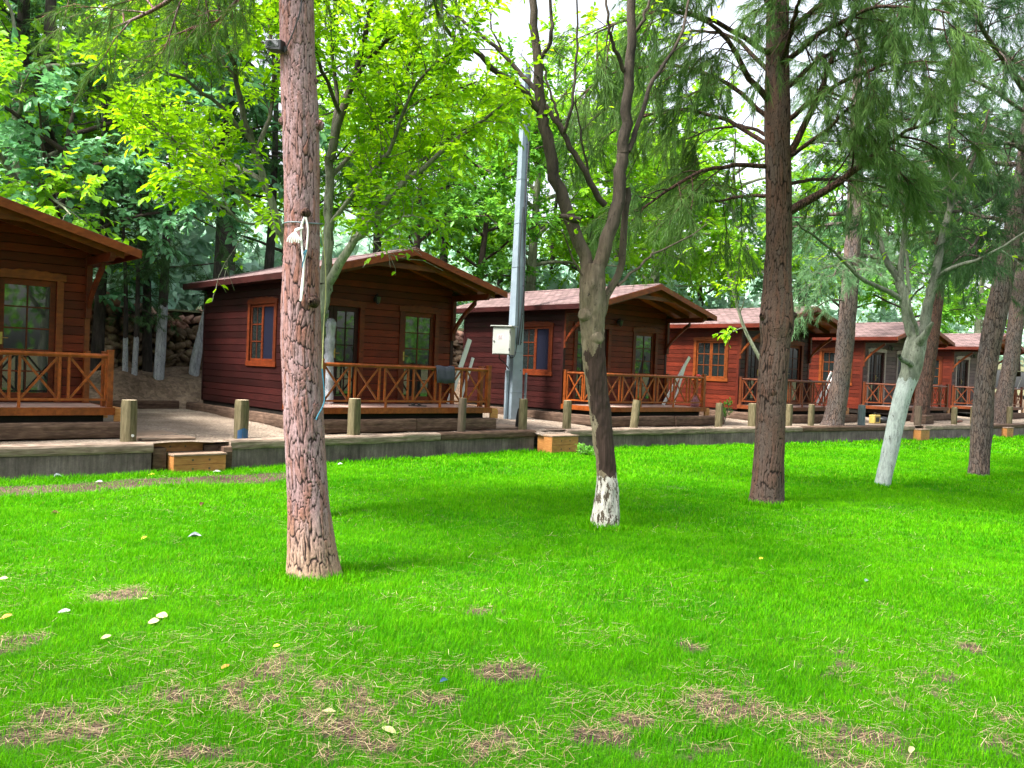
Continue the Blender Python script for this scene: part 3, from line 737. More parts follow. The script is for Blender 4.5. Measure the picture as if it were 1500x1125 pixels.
    for k, (a, b_) in enumerate(((y0w, ym), (ym, y1w))):
        scr = has_screen and k == 0
        fr = MB(); x = -.004 if scr else .010; st = .055
        fr.box((x, a+.004, z0w+.004), (x+.04, a+st, z1w-.004)); fr.box((x, b_-st, z0w+.004), (x+.04, b_-.004, z1w-.004))
        fr.box((x+.001, a+st, z1w-st), (x+.039, b_-st, z1w-.004)); fr.box((x+.001, a+st, z0w+.004), (x+.039, b_-st, z0w+st))
        if not scr:
            mm = (a+b_)/2; fr.box((x+.006, mm-.010, z0w+st), (x+.034, mm+.010, z1w-st))
            for q_ in (1, 2):
                zz = z0w+st+(z1w-z0w-2*st)*q_/3; fr.box((x+.008, a+st, zz-.010), (x+.032, b_-st, zz+.010))
        fr.build('frame', M['trim'] if i in (1, 2) else M['trim_orange'], wd)
        gl = MB(); gl.box((x+.018, a+st, z0w+st), (x+.024, b_-st, z1w-st)); gl.build('insect_screen' if scr else 'glass_pane', M['screen'] if scr else M['glass'], wd)
    # porch lamp on the gable
    lm = MB(); lm.tube([(2.0, -.0, 2.27), (2.0, -.08, 2.30), (2.0, -.10, 2.25)], .012, 6); lm.tube([(2.0, -.10, 2.26), (2.0, -.10, 2.24), (2.0, -.10, 2.12), (2.0, -.10, 2.08)], [.02, .065, .05, .015], 8)
    lm.tube([(2.0, .001, 2.20), (2.0, -.02, 2.20)], .06, 10); lm.build('porch_lamp', M['black'], root)
    # deck
    dk = MB(); n = 10
    for k in range(n):
        ya = -PD+.0 + (PD-.004)*k/n; dk.box((-.0, ya, -.028), (W_, ya+(PD-.004)/n-.005, 0))
    deck = dk.build('deck', M['deck'], root)
    df = MB(); df.box((-.03, -PD-.032, -.115), (W_+.03, -PD-.004, .004)); df.box((-.03, -PD-.003, -.115), (-.004, -.02, .004)); df.box((W_+.004, -PD-.003, -.115), (W_+.03, -.02, .004))
    df.build('deck_fascia', rail_m, deck, bevel=.004)
    du = MB(); du.box((.1, -PD+.12, -.26), (W_-.1, -.05, -.03)); du.build('under_deck_shade', M['gap_shade'], deck)  # solid block coloured as the shade under the deck
    ss = MB(); ss.prism([(W_+.032, -.235), (W_+.24, -.235), (W_+.24, -.06), (W_+.20, -.015), (W_+.032, -.015)], 1, -PD+.02, -PD+.06)
    ss.prism([(W_+.032, -.235), (W_+.24, -.235), (W_+.24, -.06), (W_+.20, -.015), (W_+.032, -.015)], 1, -.35, -.31); ss.box((W_+.034, -PD+.061, -.05), (W_+.235, -.351, -.02))
    ss.build('side_step', M['new_wood'], root, bevel=.004)
    # railing
    rail = MB(); ry = -PD+.045; rail.tube([(.04, ry, .80), (W_*.5, ry, .803), (W_-.04, ry, .80)], .036, 10); rail.box((.05, ry-.022, .765), (W_-.05, ry+.022, .785))
    ra = rail.build('railing', rail_m, root)
    for (x, y) in ((.045, ry), (W_-.045, ry), (W_-.045, ry+.26), (W_-.045, -.09), (.045, -.09)):
        pm = MB(); hh = .885 if y == ry else .86
        pm.box((x-.045, y-.045, .0), (x+.045, y+.045, hh)); pm.box((x-.05, y-.05, hh), (x+.05, y+.05, hh+.012)); pm.build('post', rail_m, ra, bevel=.006)
    br_ = MB(); br_.box((.09, ry-.018, .105), (W_-.09, ry+.018, .140)); 
    for x in (W_*.36, W_*.68): br_.box((x-.02, ry-.018, .0), (x+.02, ry+.018, .105))
    br_.box((.045-.018, ry+.05, .105), (.045+.018, -.14, .140)); br_.tube([(.045, ry+.03, .80), (.045, -.1, .80)], .032, 8)
    br_.build('bottom_rail', rail_m, ra)
    def xpanel(pa, pb):
        pa = np.array(pa); pb = np.array(pb); d = unit(pb-pa); nrm = np.array([-d[1], d[0], 0])
        for e in (pa, pb):
            bb = MB(); bb.bar((e[0], e[1], .14), (e[0], e[1], .768), .036, .036, d); bb.build('baluster', rail_m, ra)
        cc = MB(); a_ = pa + d*.03; b__ = pb - d*.03
        cc.bar((a_[0], a_[1], .15), (b__[0], b__[1], .755), .034, .02, nrm)
        o1 = nrm*.021
        cc.bar((a_[0]+o1[0], a_[1]+o1[1], .755), (b__[0]+o1[0], b__[1]+o1[1], .15), .034, .02, nrm)
        cc.build('cross_brace', rail_m, ra)
    L0, L1 = .10, W_-.10; npan = 6; pitch = (L1-L0+.13)/npan
    for k in range(npan):
        xa = L0 + pitch*k + (.012 if k == 0 else 0); xb = xa + pitch - .13
        xpanel((xa, ry, 0), (xb, ry, 0))
    for k in range(2):
        ya = ry+.08+.60*k; xpanel((.045, ya, 0), (.045, ya+.53, 0))
    return root

CAB_U = [.214, 7.88, 15.56, 23.20, 30.92, 38.65]
CAB_V = [15.87, 15.90, 16.04, 16.08, 16.06, 16.09]
CABM = [(M['wall_front'], M['wall_front'], M['trim_orange'], M['rail'], True), (M['wall_dark'], M['wall_front'], M['trim'], M['rail'], True),
        (M['wall_dark'], M['wall_front'], M['trim'], M['rail'], True), (M['wall_red'], M['wall_dark'], M['trim'], M['rail_dull'], False),
        (M['wall_red'], M['wall_grey'], M['trim'], M['rail_dull'], False), (M['wall_red'], M['wall_grey'], M['trim'], M['rail_dull'], False)]
CAB_LAB = ['reddish brown wooden cabin cut off by the left edge, glazed door behind orange railing',
           'maroon wooden cabin with a grey towel on its porch railing, behind the big pine trunk',
           'dark wooden cabin behind the steel pole and the forked half-painted tree',
           'red sided cabin partly hidden behind the dark straight pine trunk',
           'red sided cabin with a grey front behind the whitewashed forked tree',
           'small looking cabin farthest along the row at the right edge']
CABS = []
for i in range(6):
    c = make_cabin(i, CAB_U[i], CAB_V[i], CABM[i]); tag(c, CAB_LAB[i], 'cabin', 'wooden cabins in a row along the terrace'); CABS.append(c)

# ------------------------------------------------------------------ retaining wall, cap beams, sleepers, posts, steps
def row_obj(name, mat, u0, v0, z0, build_fn, bevel=0.0, ang=0.0):
    """mesh built in local row axes, placed at row point (u0,v0)"""
    mb = MB(); build_fn(mb); p = uvw(u0, v0, z0)
    return mb.build(name, mat, None, tuple(p), bevel=bevel, rotz=A+ang)
def beam(name, ua, ub, va, vb, z0, h, d, mat, label, group, cat='beam', rough=.012, seed=0):
    """weathered timber from (ua,va) to (ub,vb): front face on that line, depth d behind; edges worn"""
    L = math.hypot(ub-ua, vb-va); ang = math.atan2(vb-va, ub-ua); n = max(4, int(L/.12)); ny, nz_ = 5, 5
    xs = np.linspace(0, L, n+1); prof = []
    ring = [(y, 0) for y in np.linspace(0, 1, ny)] + [(1, z) for z in np.linspace(0, 1, nz_)[1:]] + [(y, 1) for y in np.linspace(1, 0, ny)[1:]] + [(0, z) for z in np.linspace(1, 0, nz_)[1:-1]]
    ring = np.array(ring); k = len(ring); c = ring-.5
    rr = np.maximum(np.abs(c[:, 0]*d), 0)                      # round the arrises a little
    V = []
    for x in xs:
        y = ring[:, 0]*d; z = ring[:, 1]*h
        corner = (np.abs(c).min(1) > .49)
        y = y - np.sign(c[:, 0])*corner*.012; z = z - np.sign(c[:, 1])*corner*.012
        V.append(np.stack([np.full(k, x), y, z], 1))
    V = np.concatenate(V); nn = np.stack([fbm(V*np.array([3, 14, 14])+seed*7.3, s_, 3)-.5 for s_ in (1, 2, 3)], 1)
    V = V + nn*np.array([.0, rough*2.2, rough*2.2])
    i = np.arange(n)[:, None]*k; j = np.arange(k)[None, :]; j2 = (j+1) % k
    Fq = np.stack([i+j, i+j2, i+k+j2, i+k+j], -1).reshape(-1, 4).tolist()
    mb = MB(); mb.add(V, [tuple(reversed(q_)) for q_ in Fq] + [tuple(range(k)), tuple(range(n*k+k-1, n*k-1, -1))])
    p = uvw(ua, va, z0); o = mb.build(name, mat, None, tuple(p), rotz=A+ang)
    return tag(o, label, cat, group)

for (ua, ub, lab) in ((-9, 4.60, 'dark stained concrete retaining wall left of the first wooden steps'), (5.88, 13.03, 'dark stained concrete retaining wall between the first and second wooden steps'), (13.96, 60, 'long dark concrete retaining wall running right past the forked tree')):
    us_ = [ua] + [float(w[0]) for w in WALL if ua < w[0] < ub] + [ub]
    mb = MB(); pts = []
    dens = []
    for a_, b_ in zip(us_[:-1], us_[1:]): dens += list(np.linspace(a_, b_, max(2, int((b_-a_)/.5)))[:-1])
    dens.append(ub)
    for a_ in dens:
        for (dv, z) in ((.03, -.12), (.03, .32), (.30, .32), (.30, -.12)): pts.append(uvw(a_, wallv(a_)+dv, z))
    n = len(dens); fs = []
    for k in range(n-1):
        for a_ in range(4): fs.append((k*4+a_, k*4+(a_+1) % 4, k*4+4+(a_+1) % 4, k*4+4+a_))
    fs += [(0, 1, 2, 3), (4*n-1, 4*n-2, 4*n-3, 4*n-4)]
    mb.add(pts, fs); o = mb.build('retaining_wall', M['concrete']); tag(o, lab, 'retaining wall')
CAPS = [(-8.6, -4.3, 'in front of the first cabin, farthest left'), (-4.28, .1, 'in front of the first cabin, left piece at the picture edge'), (.12, 4.62, 'in front of the first cabin, ending at the first steps'),
        (5.86, 10.33, 'behind the big pine trunk, right of the first steps'), (10.35, 13.05, 'carrying the thin dark post, left of the second steps'), (13.94, 18.6, 'behind the half-painted tree, right of the second steps'),
        (18.62, 22.6, 'behind the dark straight pine trunk'), (22.62, 26.8, 'in front of the tree growing on the terrace'), (26.82, 28.3, 'behind the whitewashed tree, short piece'), (28.9, 32.4, 'right of the whitewashed tree'),
        (32.42, 36.2, 'behind the leaning pine at the right'), (36.22, 41.0, 'farthest right')]
for k, (ua, ub, lab) in enumerate(CAPS):
    beam('cap_beam', ua, ub, wallv(ua), wallv(ub), .315, .16, .30, M['sleeper_pale'] if k % 3 != 1 else M['sleeper'], 'weathered timber cap beam on the retaining wall, ' + lab, 'cap beams on the retaining wall', seed=k)
# sleepers edging the cabin plots
SLP = [(0, -.2, 2.2, 14.40), (0, 2.22, 4.62, 14.40), (1, 7.72, 10.02, 14.42), (1, 10.04, 12.1, 14.44), (2, 15.45, 18.2, 14.50), (2, 18.22, 20.3, 14.46), (3, 23.0, 25.3, 14.42), (3, 25.32, 27.6, 14.42), (4, 30.8, 33.0, 14.42), (4, 33.02, 35.2, 14.42), (5, 38.5, 42.8, 14.42)]
for k, (ci, ua, ub, v_) in enumerate(SLP):
    half = 'left' if k % 2 == 0 else 'right'
    beam('sleeper_beam', ua, ub, v_, v_, .48, .25, .16, M['sleeper'], 'brown weathered sleeper on edge below the %s cabin porch, %s half' % (ORD[ci], half) if ci < 5 else 'brown weathered sleeper on edge below the sixth cabin porch', 'sleepers edging the cabin plots', 'sleeper', seed=20+k)
for k, (ci, u_) in enumerate(((1, 7.62), (2, 15.3), (3, 22.95))):
    for a_, b_, w_ in ((14.62, 17.3, 'front'), (17.32, 20.3, 'rear')):
        beam('sleeper_beam', u_, u_, b_, a_, .50, .24, .16, M['sleeper'], 'dark sleeper along the left side wall of the %s cabin, %s piece' % (ORD[ci], w_), 'sleepers edging the cabin plots', 'sleeper', seed=40+k+int(a_))
for k, (a_, b_) in enumerate(((-1.0, 2.4), (2.42, 5.1), (5.12, 7.45))):
    beam('sleeper_beam', a_, b_, 20.25, 20.25, .52, .24, .14, M['sleeper'], ['dark sleeper at the foot of the earth bank, hidden behind the first cabin', 'dark sleeper at the foot of the earth bank, behind the first cabin porch post', 'dark sleeper at the foot of the earth bank, touching the second cabin'][k], 'sleepers edging the cabin plots', 'sleeper', seed=60+k)

POSTS = [(4.40, 14.02, .64, .115, 0, 'grey wooden post with a white screw cap beside the first steps'), (6.21, 14.04, .65, .115, 0, 'pale wooden post with a blue paint stain left of the big pine'),
         (8.38, 14.07, .68, .115, 0, 'pale greenish wooden post in front of the second cabin porch'), (11.02, 14.27, .70, .082, .02, 'thin dark wooden post in front of the grey towel'),
         (12.86, 14.45, .68, .095, .0, 'wooden post on the cap beam left of the second steps'), (14.22, 14.45, .66, .098, 0, 'wooden post half hidden by the forked half-painted tree'),
         (16.35, 14.28, .69, .10, .12, 'tilted wooden post right of the half-painted tree'), (19.55, 14.1, .64, .10, .02, 'wooden post with a green shrub beside it'),
         (20.85, 13.92, .64, .125, 0, 'thick wooden post just left of the dark pine trunk'), (22.55, 13.85, .63, .095, 0, 'wooden post just right of the dark pine trunk'),
         (23.51, 13.72, .64, .088, 0, 'slim wooden post left of the tree growing on the terrace'), (26.06, 13.5, .64, .11, 0, 'blue grey painted post right of the terrace tree'),
         (27.69, 13.25, .61, .10, 0, 'wooden post just behind the whitewashed trunk'), (28.92, 13.05, .63, .11, .02, 'dark wooden post right of the whitewashed trunk'),
         (31.24, 12.85, .61, .095, 0, 'wooden post in front of the sixth cabin corner'), (32.57, 12.75, .63, .095, 0, 'wooden post left of the leaning pine at the right'),
         (35.31, 12.55, .64, .10, 0, 'wooden post right of the leaning pine'), (37.33, 12.45, .64, .10, 0, 'wooden post at the right picture edge')]
M['post_blue'] = wood_mat('blue_grey_post', (.04, .06, .075), (.08, .11, .125), (.14, .17, .18), .75, (9, 9, 1.6))
M['post_dark'] = wood_mat('dark_post', (.045, .032, .022), (.085, .062, .044), (.14, .11, .08), .8, (9, 9, 1.6))
for k, (u, v, h, r, tilt, lab) in enumerate(POSTS):
    mb = MB(); n = 18; kz = 9; V = []
    for q_ in range(kz):
        z = h*q_/(kz-1); rr = r*(1 + (-.07 if q_ == kz-1 else 0)); zz = z - (0.0)
        for a_ in range(n):
            t_ = a_*2*math.pi/n; w = 1+.05*math.sin(3*t_+k)+.03*math.sin(7*t_+2*k+z*3)
            V.append((rr*w*math.cos(t_), rr*w*math.sin(t_), zz))
    fs = [(q_*n+a_, q_*n+(a_+1) % n, (q_+1)*n+(a_+1) % n, (q_+1)*n+a_) for q_ in range(kz-1) for a_ in range(n)]
    mb.add(V, fs, 0); mb.add(V[-n:], [tuple(range(n))], 1); mb.add(V[:n], [tuple(range(n-1, -1, -1))], 0)
    m_ = M['post_blue'] if k == 11 else M['post_dark'] if k in (3, 13) else M['post']
    o = mb.build('wooden_post', [m_, M['post_end']], None, tuple(uvw(u, v, CAPZ-.012 if v-wallv(u) < .30 else .455))); o.rotation_euler = (0, tilt, A)
    tag(o, lab, 'post', 'wooden posts on the retaining wall')
    if k == 0:
        b_ = MB(); d = uvw(0, -1, 0); c_ = np.array([.02, -.115, .10]); b_.tube([c_, c_+np.array([0, -.012, 0])], .022, 12); b_.build('screw_cap', M['white_board'], o)
    if k == 1:
        b_ = MB(); V = []
        for q_ in range(4):
            for a_ in range(7):
                t_ = -math.pi/2 - .9 + a_*.28; V.append(((r*1.065)*math.cos(t_), (r*1.065)*math.sin(t_), .01+.06*q_*(1-.25*abs(a_-3)/3)))
        b_.add(V, [(q_*7+a_, q_*7+a_+1, q_*7+a_+8, q_*7+a_+7) for q_ in range(3) for a_ in range(6)]); b_.build('paint_stain', M['blue_paint'], o)

def steps(u, v, w, d, h, label, nb=2, ang=0.0):
    root = empty('wooden_steps', tuple(uvw(u, v, 0)), A+ang)
    bh = h/nb
    for k in range(nb):
        b_ = MB(); b_.box((0, 0, k*bh+.002-.02*(k == 0)), (w, .028, (k+1)*bh-.003)); 
        o = b_.build('riser_board', M['new_wood'], root, bevel=.003)
        kn = MB()
        for x in (w*.36, w*.68): kn.tube([(x, .001, k*bh+bh*.5), (x, -.003, k*bh+bh*.5)], .017, 10)
        kn.build('knot', M['post_dark'], o)
    for x in (0, w-.028): b_ = MB(); b_.box((x, .030, -.02), (x+.028, d, h-.003)); b_.build('side_board', M['new_wood'], root, bevel=.003)
    b_ = MB()
    for k in range(3): b_.box((-.012, -.025+(d+.02)*k/3, h), (w+.012, -.025+(d+.02)*(k+1)/3-.006, h+.028))
    b_.build('tread', M['grey_plank'], root, bevel=.004)
    return tag(root, label, 'steps', 'small wooden steps up to the terrace')
st1 = steps(4.88, 13.42, .82, .48, .27, 'two-tier wooden steps at the left between grey and blue-stained posts')
b_ = MB(); b_.box((-.30, .50, .28), (.83, .528, .445)); o = b_.build('upper_riser', M['new_wood'], st1, bevel=.003)
kn = MB(); [kn.tube([(x, .501, .37), (x, .497, .37)], .015, 10) for x in (-.16, .12, .36, .66)]; kn.build('knot', M['post_dark'], o)
st2 = steps(13.08, 13.72, .80, .46, .36, 'fresh wooden step box between the pole and the half-painted tree')
st3 = steps(28.25, 12.62, .62, .4, .34, 'small wooden step box behind the whitewashed tree'); st4 = steps(34.3, 12.25, .6, .4, .34, 'small wooden step box right of the leaning pine')
o = row_obj('plank_walkway', M['grey_plank'], 4.58, 13.95, .47, lambda b: [b.box((0, .012+.38*k, 0), (.84, .385+.38*k, .03)) for k in range(4)], .004); tag(o, 'grey plank walkway on the gravel above the first steps', 'walkway')
o = row_obj('plank_walkway', M['grey_plank'], 12.25, 14.62, .475, lambda b: [b.box((0, .012+.34*k, 0), (1.0, .345+.34*k, .03)) for k in range(3)], .004); tag(o, 'grey plank walkway on the gravel in front of the steel pole', 'walkway')
for (ua, ub, va, vb, z, h, lab) in ((4.64, 4.84, 13.62, 13.62, .02, .36, 'short dark timber block left of the first step box'), (5.50, 5.87, 13.80, 13.74, .0, .40, 'dark timber board closing the gap right of the first step box'), (5.72, 5.86, 13.56, 13.56, .02, .36, 'short dark timber block right of the first step box'), (5.42, 5.86, 14.25, 13.92, .0, .36, 'dark timber edging the gravel above the first steps'),
                                    (13.9, 13.94, 13.9, 13.95, .02, .34, 'thin dark timber right of the second step box'), (13.5, 14.0, 14.35, 14.28, .38, .10, 'pale timber edging the gravel above the second steps')):
    beam('timber_block', ua, ub, va, vb, z, h, .3 if ub-ua < .3 else .12, M['sleeper'], lab, None, 'timber', seed=int(ua*9))

def fill(u0, u1, v0, v1, z0, z1, seed):
    U, T_ = np.meshgrid(np.linspace(u0, u1, 14), np.linspace(0, 1, 14), indexing='ij'); VV = v0+(v1-v0)*T_; Z = z0+(z1-z0)*T_**.7
    Z = Z + .07*(fbm(np.stack([U.ravel()*6, VV.ravel()*6, 0*U.ravel()+seed], 1), 3, 3).reshape(U.shape)-.5)
    Vx = np.stack([U.ravel()*CA-VV.ravel()*SA, U.ravel()*SA+VV.ravel()*CA, Z.ravel()], 1); i = np.arange(13)[:, None]*14; j = np.arange(13)[None, :]
    tag(raw_mesh('gravel_slope', Vx, 4, np.stack([i+j, i+14+j, i+15+j, i+j+1], -1).reshape(-1, 4), M['gravel'], smooth=True), kind='structure')
fill(4.6, 5.9, 13.93, 14.5, .34, .50, 1); fill(13.0, 14.0, 13.98, 14.6, .36, .49, 2)
# ------------------------------------------------------------------ stone wall behind the cabins
import bmesh
def ico(sub=1):
    bm = bmesh.new(); bmesh.ops.create_icosphere(bm, subdivisions=sub, radius=1); V = np.array([v.co[:] for v in bm.verts]); Fc = np.array([[v.index for v in f.verts] for f in bm.faces]); bm.free(); return V, Fc
IV, IF = ico(1)
rs = np.random.default_rng(5); VV_, FF_, MI = [], [], []; nv_ = 0
for u in np.arange(-5, 34, .26):
    zt = 3.05 + .25*math.sin(u*1.3) + rs.normal(0, .06); z = 1.20
    while z < zt:
        sz = rs.uniform(.08, .24); sc = np.array([rs.uniform(.13, .24), rs.uniform(.13, .22), sz*.62]); 
        V = IV*sc; V = V*(1+1.15*(fbm(IV*1.9+rs.uniform(0, 50, 3), 3, 2)-.5))[:, None]
        th = rs.uniform(-.9, .9); c, s_ = math.cos(th), math.sin(th); V = np.column_stack([V[:, 0]*c - V[:, 2]*s_, V[:, 1], V[:, 0]*s_ + V[:, 2]*c])
        uu = u + rs.uniform(-.09, .09); vv = 22.62 + (z-1.2)*.08 + rs.uniform(-.07, .07)
        W3 = np.column_stack([(V[:, 0]+uu)*CA-(V[:, 1]+vv)*SA, (V[:, 0]+uu)*SA+(V[:, 1]+vv)*CA, V[:, 2]+z])
        VV_.append(W3); FF_.append(IF+nv_); MI.append(np.full(len(IF), 1 if z > zt-.32 else 0)); nv_ += len(IV); z += sz*.86
o = raw_mesh('dry_stone_wall', np.concatenate(VV_), 3, np.concatenate(FF_), [M['stone'], M['stone_red']], np.concatenate(MI)); tag(o, 'rough dry stone wall topped by reddish rubble behind the cabins', 'stone wall')
mb = MB(); mb.add([tuple(uvw(u, v, z)) for (u, v, z) in ((-6, 22.78, 1.0), (36, 22.78, 1.0), (36, 23.0, 2.95), (-6, 23.0, 2.95))], [(0, 1, 2, 3)]); tag(mb.build('earth_face', M['earth']), kind='structure')

# ------------------------------------------------------------------ trees: growth helpers
class Wood:
    def __init__(s): s.V = []; s.F = []; s.n = 0; s.mi = []
    def tube(s, P, rad, n=6, mi=0):
        P = np.asarray(P, float); V, Fq, _ = tube_arrays(P, np.broadcast_to(np.asarray(rad, float), (len(P),)), n)
        s.V.append(V); s.F.append(Fq+s.n); s.n += len(V); s.mi.append(np.full(len(Fq), mi))
    def raw(s, V, Fq, mi=0):
        s.V.append(V); s.F.append(np.asarray(Fq)+s.n); s.n += len(V); s.mi.append(np.broadcast_to(mi, (len(Fq),)))
    def build(s, name, mats, parent=None):
        return raw_mesh(name, np.concatenate(s.V), 4, np.concatenate(s.F), mats, np.concatenate(s.mi), smooth=True, parent=parent)
def cdir(T, rng, ang, up=0.0):
    T = unit(T); r = rng.normal(0, 1, 3); r = r - T*np.dot(r, T); r = unit(r); d = T*math.cos(ang)+r*math.sin(ang); d[2] += up; return unit(d)
def curve(p, d, L, rng, droop=0.0, wob=.12, n=5):
    pts = [np.asarray(p, float)]; st = L/(n-1)
    for k in range(n-1):
        d = d + rng.normal(0, wob, 3); d[2] += droop*st; d = unit(d); pts.append(pts[-1]+d*st)
    return np.array(pts)
def along(P, t):
    k = len(P)-1; x = min(max(t*k, 0), k-1e-6); i = int(x); f = x-i; return P[i]*(1-f)+P[i+1]*f, P[i+1]-P[i]

def leaves_mesh(name, P, D, Nn, L, Wd, mat, parent=None, fold=.15):
    """six-point leaves. P base, D axis, Nn approx normal"""
    n = len(P); D = unit(D); S_ = unit(np.cross(D, Nn)); U_ = np.cross(S_, D); L = L[:, None]; Wd = Wd[:, None]
    V = np.zeros((n, 6, 3)); V[:, 0] = P; V[:, 3] = P + D*L - U_*L*.10
    V[:, 1] = P + D*L*.32 + S_*Wd*.5 + U_*Wd*fold; V[:, 2] = P + D*L*.70 + S_*Wd*.36 + U_*Wd*fold*.6
    V[:, 5] = P + D*L*.32 - S_*Wd*.5 + U_*Wd*fold; V[:, 4] = P + D*L*.70 - S_*Wd*.36 + U_*Wd*fold*.6
    b = (np.arange(n)*6)[:, None]; idx = np.concatenate([b+np.array([[0, 1, 2, 3]]), b+np.array([[0, 3, 4, 5]])], 1)
    return raw_mesh(name, V.reshape(-1, 3), 4, idx.ravel(), mat, parent=parent)
def needle_mesh(name, P, D, L, w, rng, mat, parent=None, spread=.55, sag=.35, per=6):
    n = len(P)*per; P = np.repeat(P, per, 0); D = unit(np.repeat(D, per, 0)); r = rng.normal(0, 1, (n, 3)); r -= D*np.sum(r*D, 1, keepdims=True); r = unit(r)
    a = np.abs(rng.normal(spread, .22, n))[:, None]; d = D*np.cos(a)+r*np.sin(a); d[:, 2] -= sag*rng.uniform(.4, 1.2, n); d = unit(d)
    l = (L*rng.uniform(.6, 1.2, n))[:, None]; s_ = unit(np.cross(d, rng.normal(0, 1, (n, 3))))*w*.5
    mid = P + d*l*.55; d2 = d.copy(); d2[:, 2] -= sag*.5; d2 = unit(d2); tip = mid + d2*l*.45
    V = np.stack([P-s_, P+s_, mid+s_*.9, tip, mid-s_*.9], 1)
    b = (np.arange(n)*5)[:, None]; idx = np.concatenate([b+np.array([[0, 1, 2, 4]]), b+np.array([[4, 2, 3]])], 1).ravel()
    return raw_mesh(name, V.reshape(-1, 3), np.tile([4, 3], n), idx, mat, parent=parent)

LEAF = {
 'walnut': leaf_mat('leaf_yellow_green', (.12, .31, .007), (.225, .46, .010), (.35, .60, .016), .58, .45, .2, 1.4),
 'mulberry': leaf_mat('leaf_mid_green', (.048, .20, .024), (.108, .33, .040), (.21, .48, .062), .42, .4, .3),
 'lime': leaf_mat('leaf_light_green', (.09, .27, .012), (.18, .43, .018), (.30, .56, .03), .55, .45, .2),
 'teal': leaf_mat('leaf_blue_green', (.055, .19, .080), (.125, .32, .15), (.23, .48, .26), .35, .35, .35, .6, (1.1, 1.2, .8)),
 'far': leaf_mat('hazy_far_leaf', (.24, .44, .32), (.40, .60, .48), (.56, .74, .64), .35, .6, .2, .25, (1, 1, .9)),  # paleness of haze and open skylight painted into the leaf colour
 'pine': leaf_mat('pine_needle', (.026, .080, .020), (.062, .145, .034), (.13, .23, .06), .4, .6, .1, .9, (1.25, 1.2, .6)),
 'pine_dark': leaf_mat('dark_needle', (.018, .058, .022), (.042, .105, .040), (.09, .17, .065), .34, .6, .1, .8, (1.1, 1.15, .7)),
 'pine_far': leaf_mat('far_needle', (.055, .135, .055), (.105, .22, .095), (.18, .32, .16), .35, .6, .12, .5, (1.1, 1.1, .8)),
}
BARK = {
 'pine1': bark_plate_mat('pink_pine_bark', (.37, .255, .275), (.31, .125, .095), (.085, .048, .047), .24, 30, (.42, .27, .17)),
 'pine2': bark_plate_mat('dark_pine_bark', (.085, .058, .046), (.115, .058, .042), (.018, .012, .010), .22, 22),
 'pine3': bark_plate_mat('grey_pine_bark', (.125, .108, .102), (.165, .115, .095), (.03, .022, .02), .22, 22),
 'grey': smooth_bark_mat('grey_green_bark', (.10, .115, .075), (.20, .21, .15), (.33, .33, .26)),
 'walnut': smooth_bark_mat('walnut_bark', (.12, .125, .09), (.24, .24, .19), (.38, .38, .31), silhouette_z=(3.4, 5.2)),
 'brown': smooth_bark_mat('dark_bark', (.022, .017, .013), (.045, .034, .026), (.08, .062, .048)),
 'conifer': smooth_bark_mat('conifer_bark', (.018, .016, .014), (.038, .032, .027), (.07, .058, .05)),
 'wash': smooth_bark_mat('limewashed_conifer_bark', (.018, .016, .014), (.038, .032, .027), (.07, .058, .05), 1.75, (.40, .42, .46)),
 'forked': smooth_bark_mat('forked_bark', (.10, .074, .048), (.21, .165, .112), (.32, .265, .195), .62, (.56, .53, .49), (1.9, 3.7), 6, .475),
 'forked_up': smooth_bark_mat('dark_limb_bark', (.018, .014, .011), (.045, .033, .025), (.10, .076, .056)),
 'scar': wood_mat('bare_heartwood', (.018, .011, .009), (.042, .026, .022), (.085, .055, .046), .8, (26, 26, 1.6), .2, .8),
 'white': smooth_bark_mat('whitewashed_bark', (.085, .10, .075), (.17, .185, .145), (.29, .31, .255), 1.88, (.44, .49, .475), (3.6, 6.0), 5, .36),
}
def trunk(Wd, P, rad, n=40, k=200, amp=.012, freq=9.0, seed=0, mi=0, flare=0.0):
    """well resolved trunk along control points P with radii; bark relief in the silhouette"""
    Pr = smooth_path(np.column_stack([P, rad]), k); Pc, r = Pr[:, :3], Pr[:, 3]
    if flare:
        h = Pc[:, 2]-Pc[0, 2]; r = r*(1+flare*np.exp(-h/.12))
    V, Fq, _ = tube_arrays(Pc, r, n); C = np.repeat(Pc, n, 0); d = unit(V-C)
    nn = fbm(V*np.array([freq, freq, freq*.35])+seed*3.1, seed, 3)-.5
    lob = fbm(np.column_stack([d[:, 0]*1.6, d[:, 1]*1.6, V[:, 2]*1.3])+seed*5.7, seed+3, 2)-.5
    V = V + d*(nn*amp*2 + lob*np.repeat(r, n)*.22)[:, None]
    Wd.raw(V, Fq, mi); return Pc, r, V, Fq

def worley(x, y, seed=0):
    """jittered-grid cells: distance to the border and a cell random"""
    ix, iy = np.floor(x).astype(int), np.floor(y).astype(int); d1 = np.full(x.shape, 9.); d2 = np.full(x.shape, 9.); rid = np.zeros(x.shape)
    for a in (-1, 0, 1):
        for b in (-1, 0, 1):
            cx, cy = ix+a, iy+b; h = np.stack([cx.ravel()*1.0+.5, cy.ravel()*1.0+.5, np.full(cx.size, seed+.5)], 1)
            hx = np.modf(np.sin(h@np.array([127.1, 311.7, 74.7]))*43758.5453)[0]; hy = np.modf(np.sin(h@np.array([269.5, 183.3, 246.1]))*43758.5453)[0]; hr = np.modf(np.sin(h@np.array([113.5, 271.9, 124.6]))*43758.5453)[0]
            d = np.hypot(cx+.5+.45*hx.reshape(x.shape)-x, cy+.5+.45*hy.reshape(x.shape)-y); nearer = d < d1
            d2 = np.where(nearer, d1, np.minimum(d2, d)); rid = np.where(nearer, np.abs(hr.reshape(x.shape)), rid); d1 = np.where(nearer, d, d1)
    return d2-d1, rid
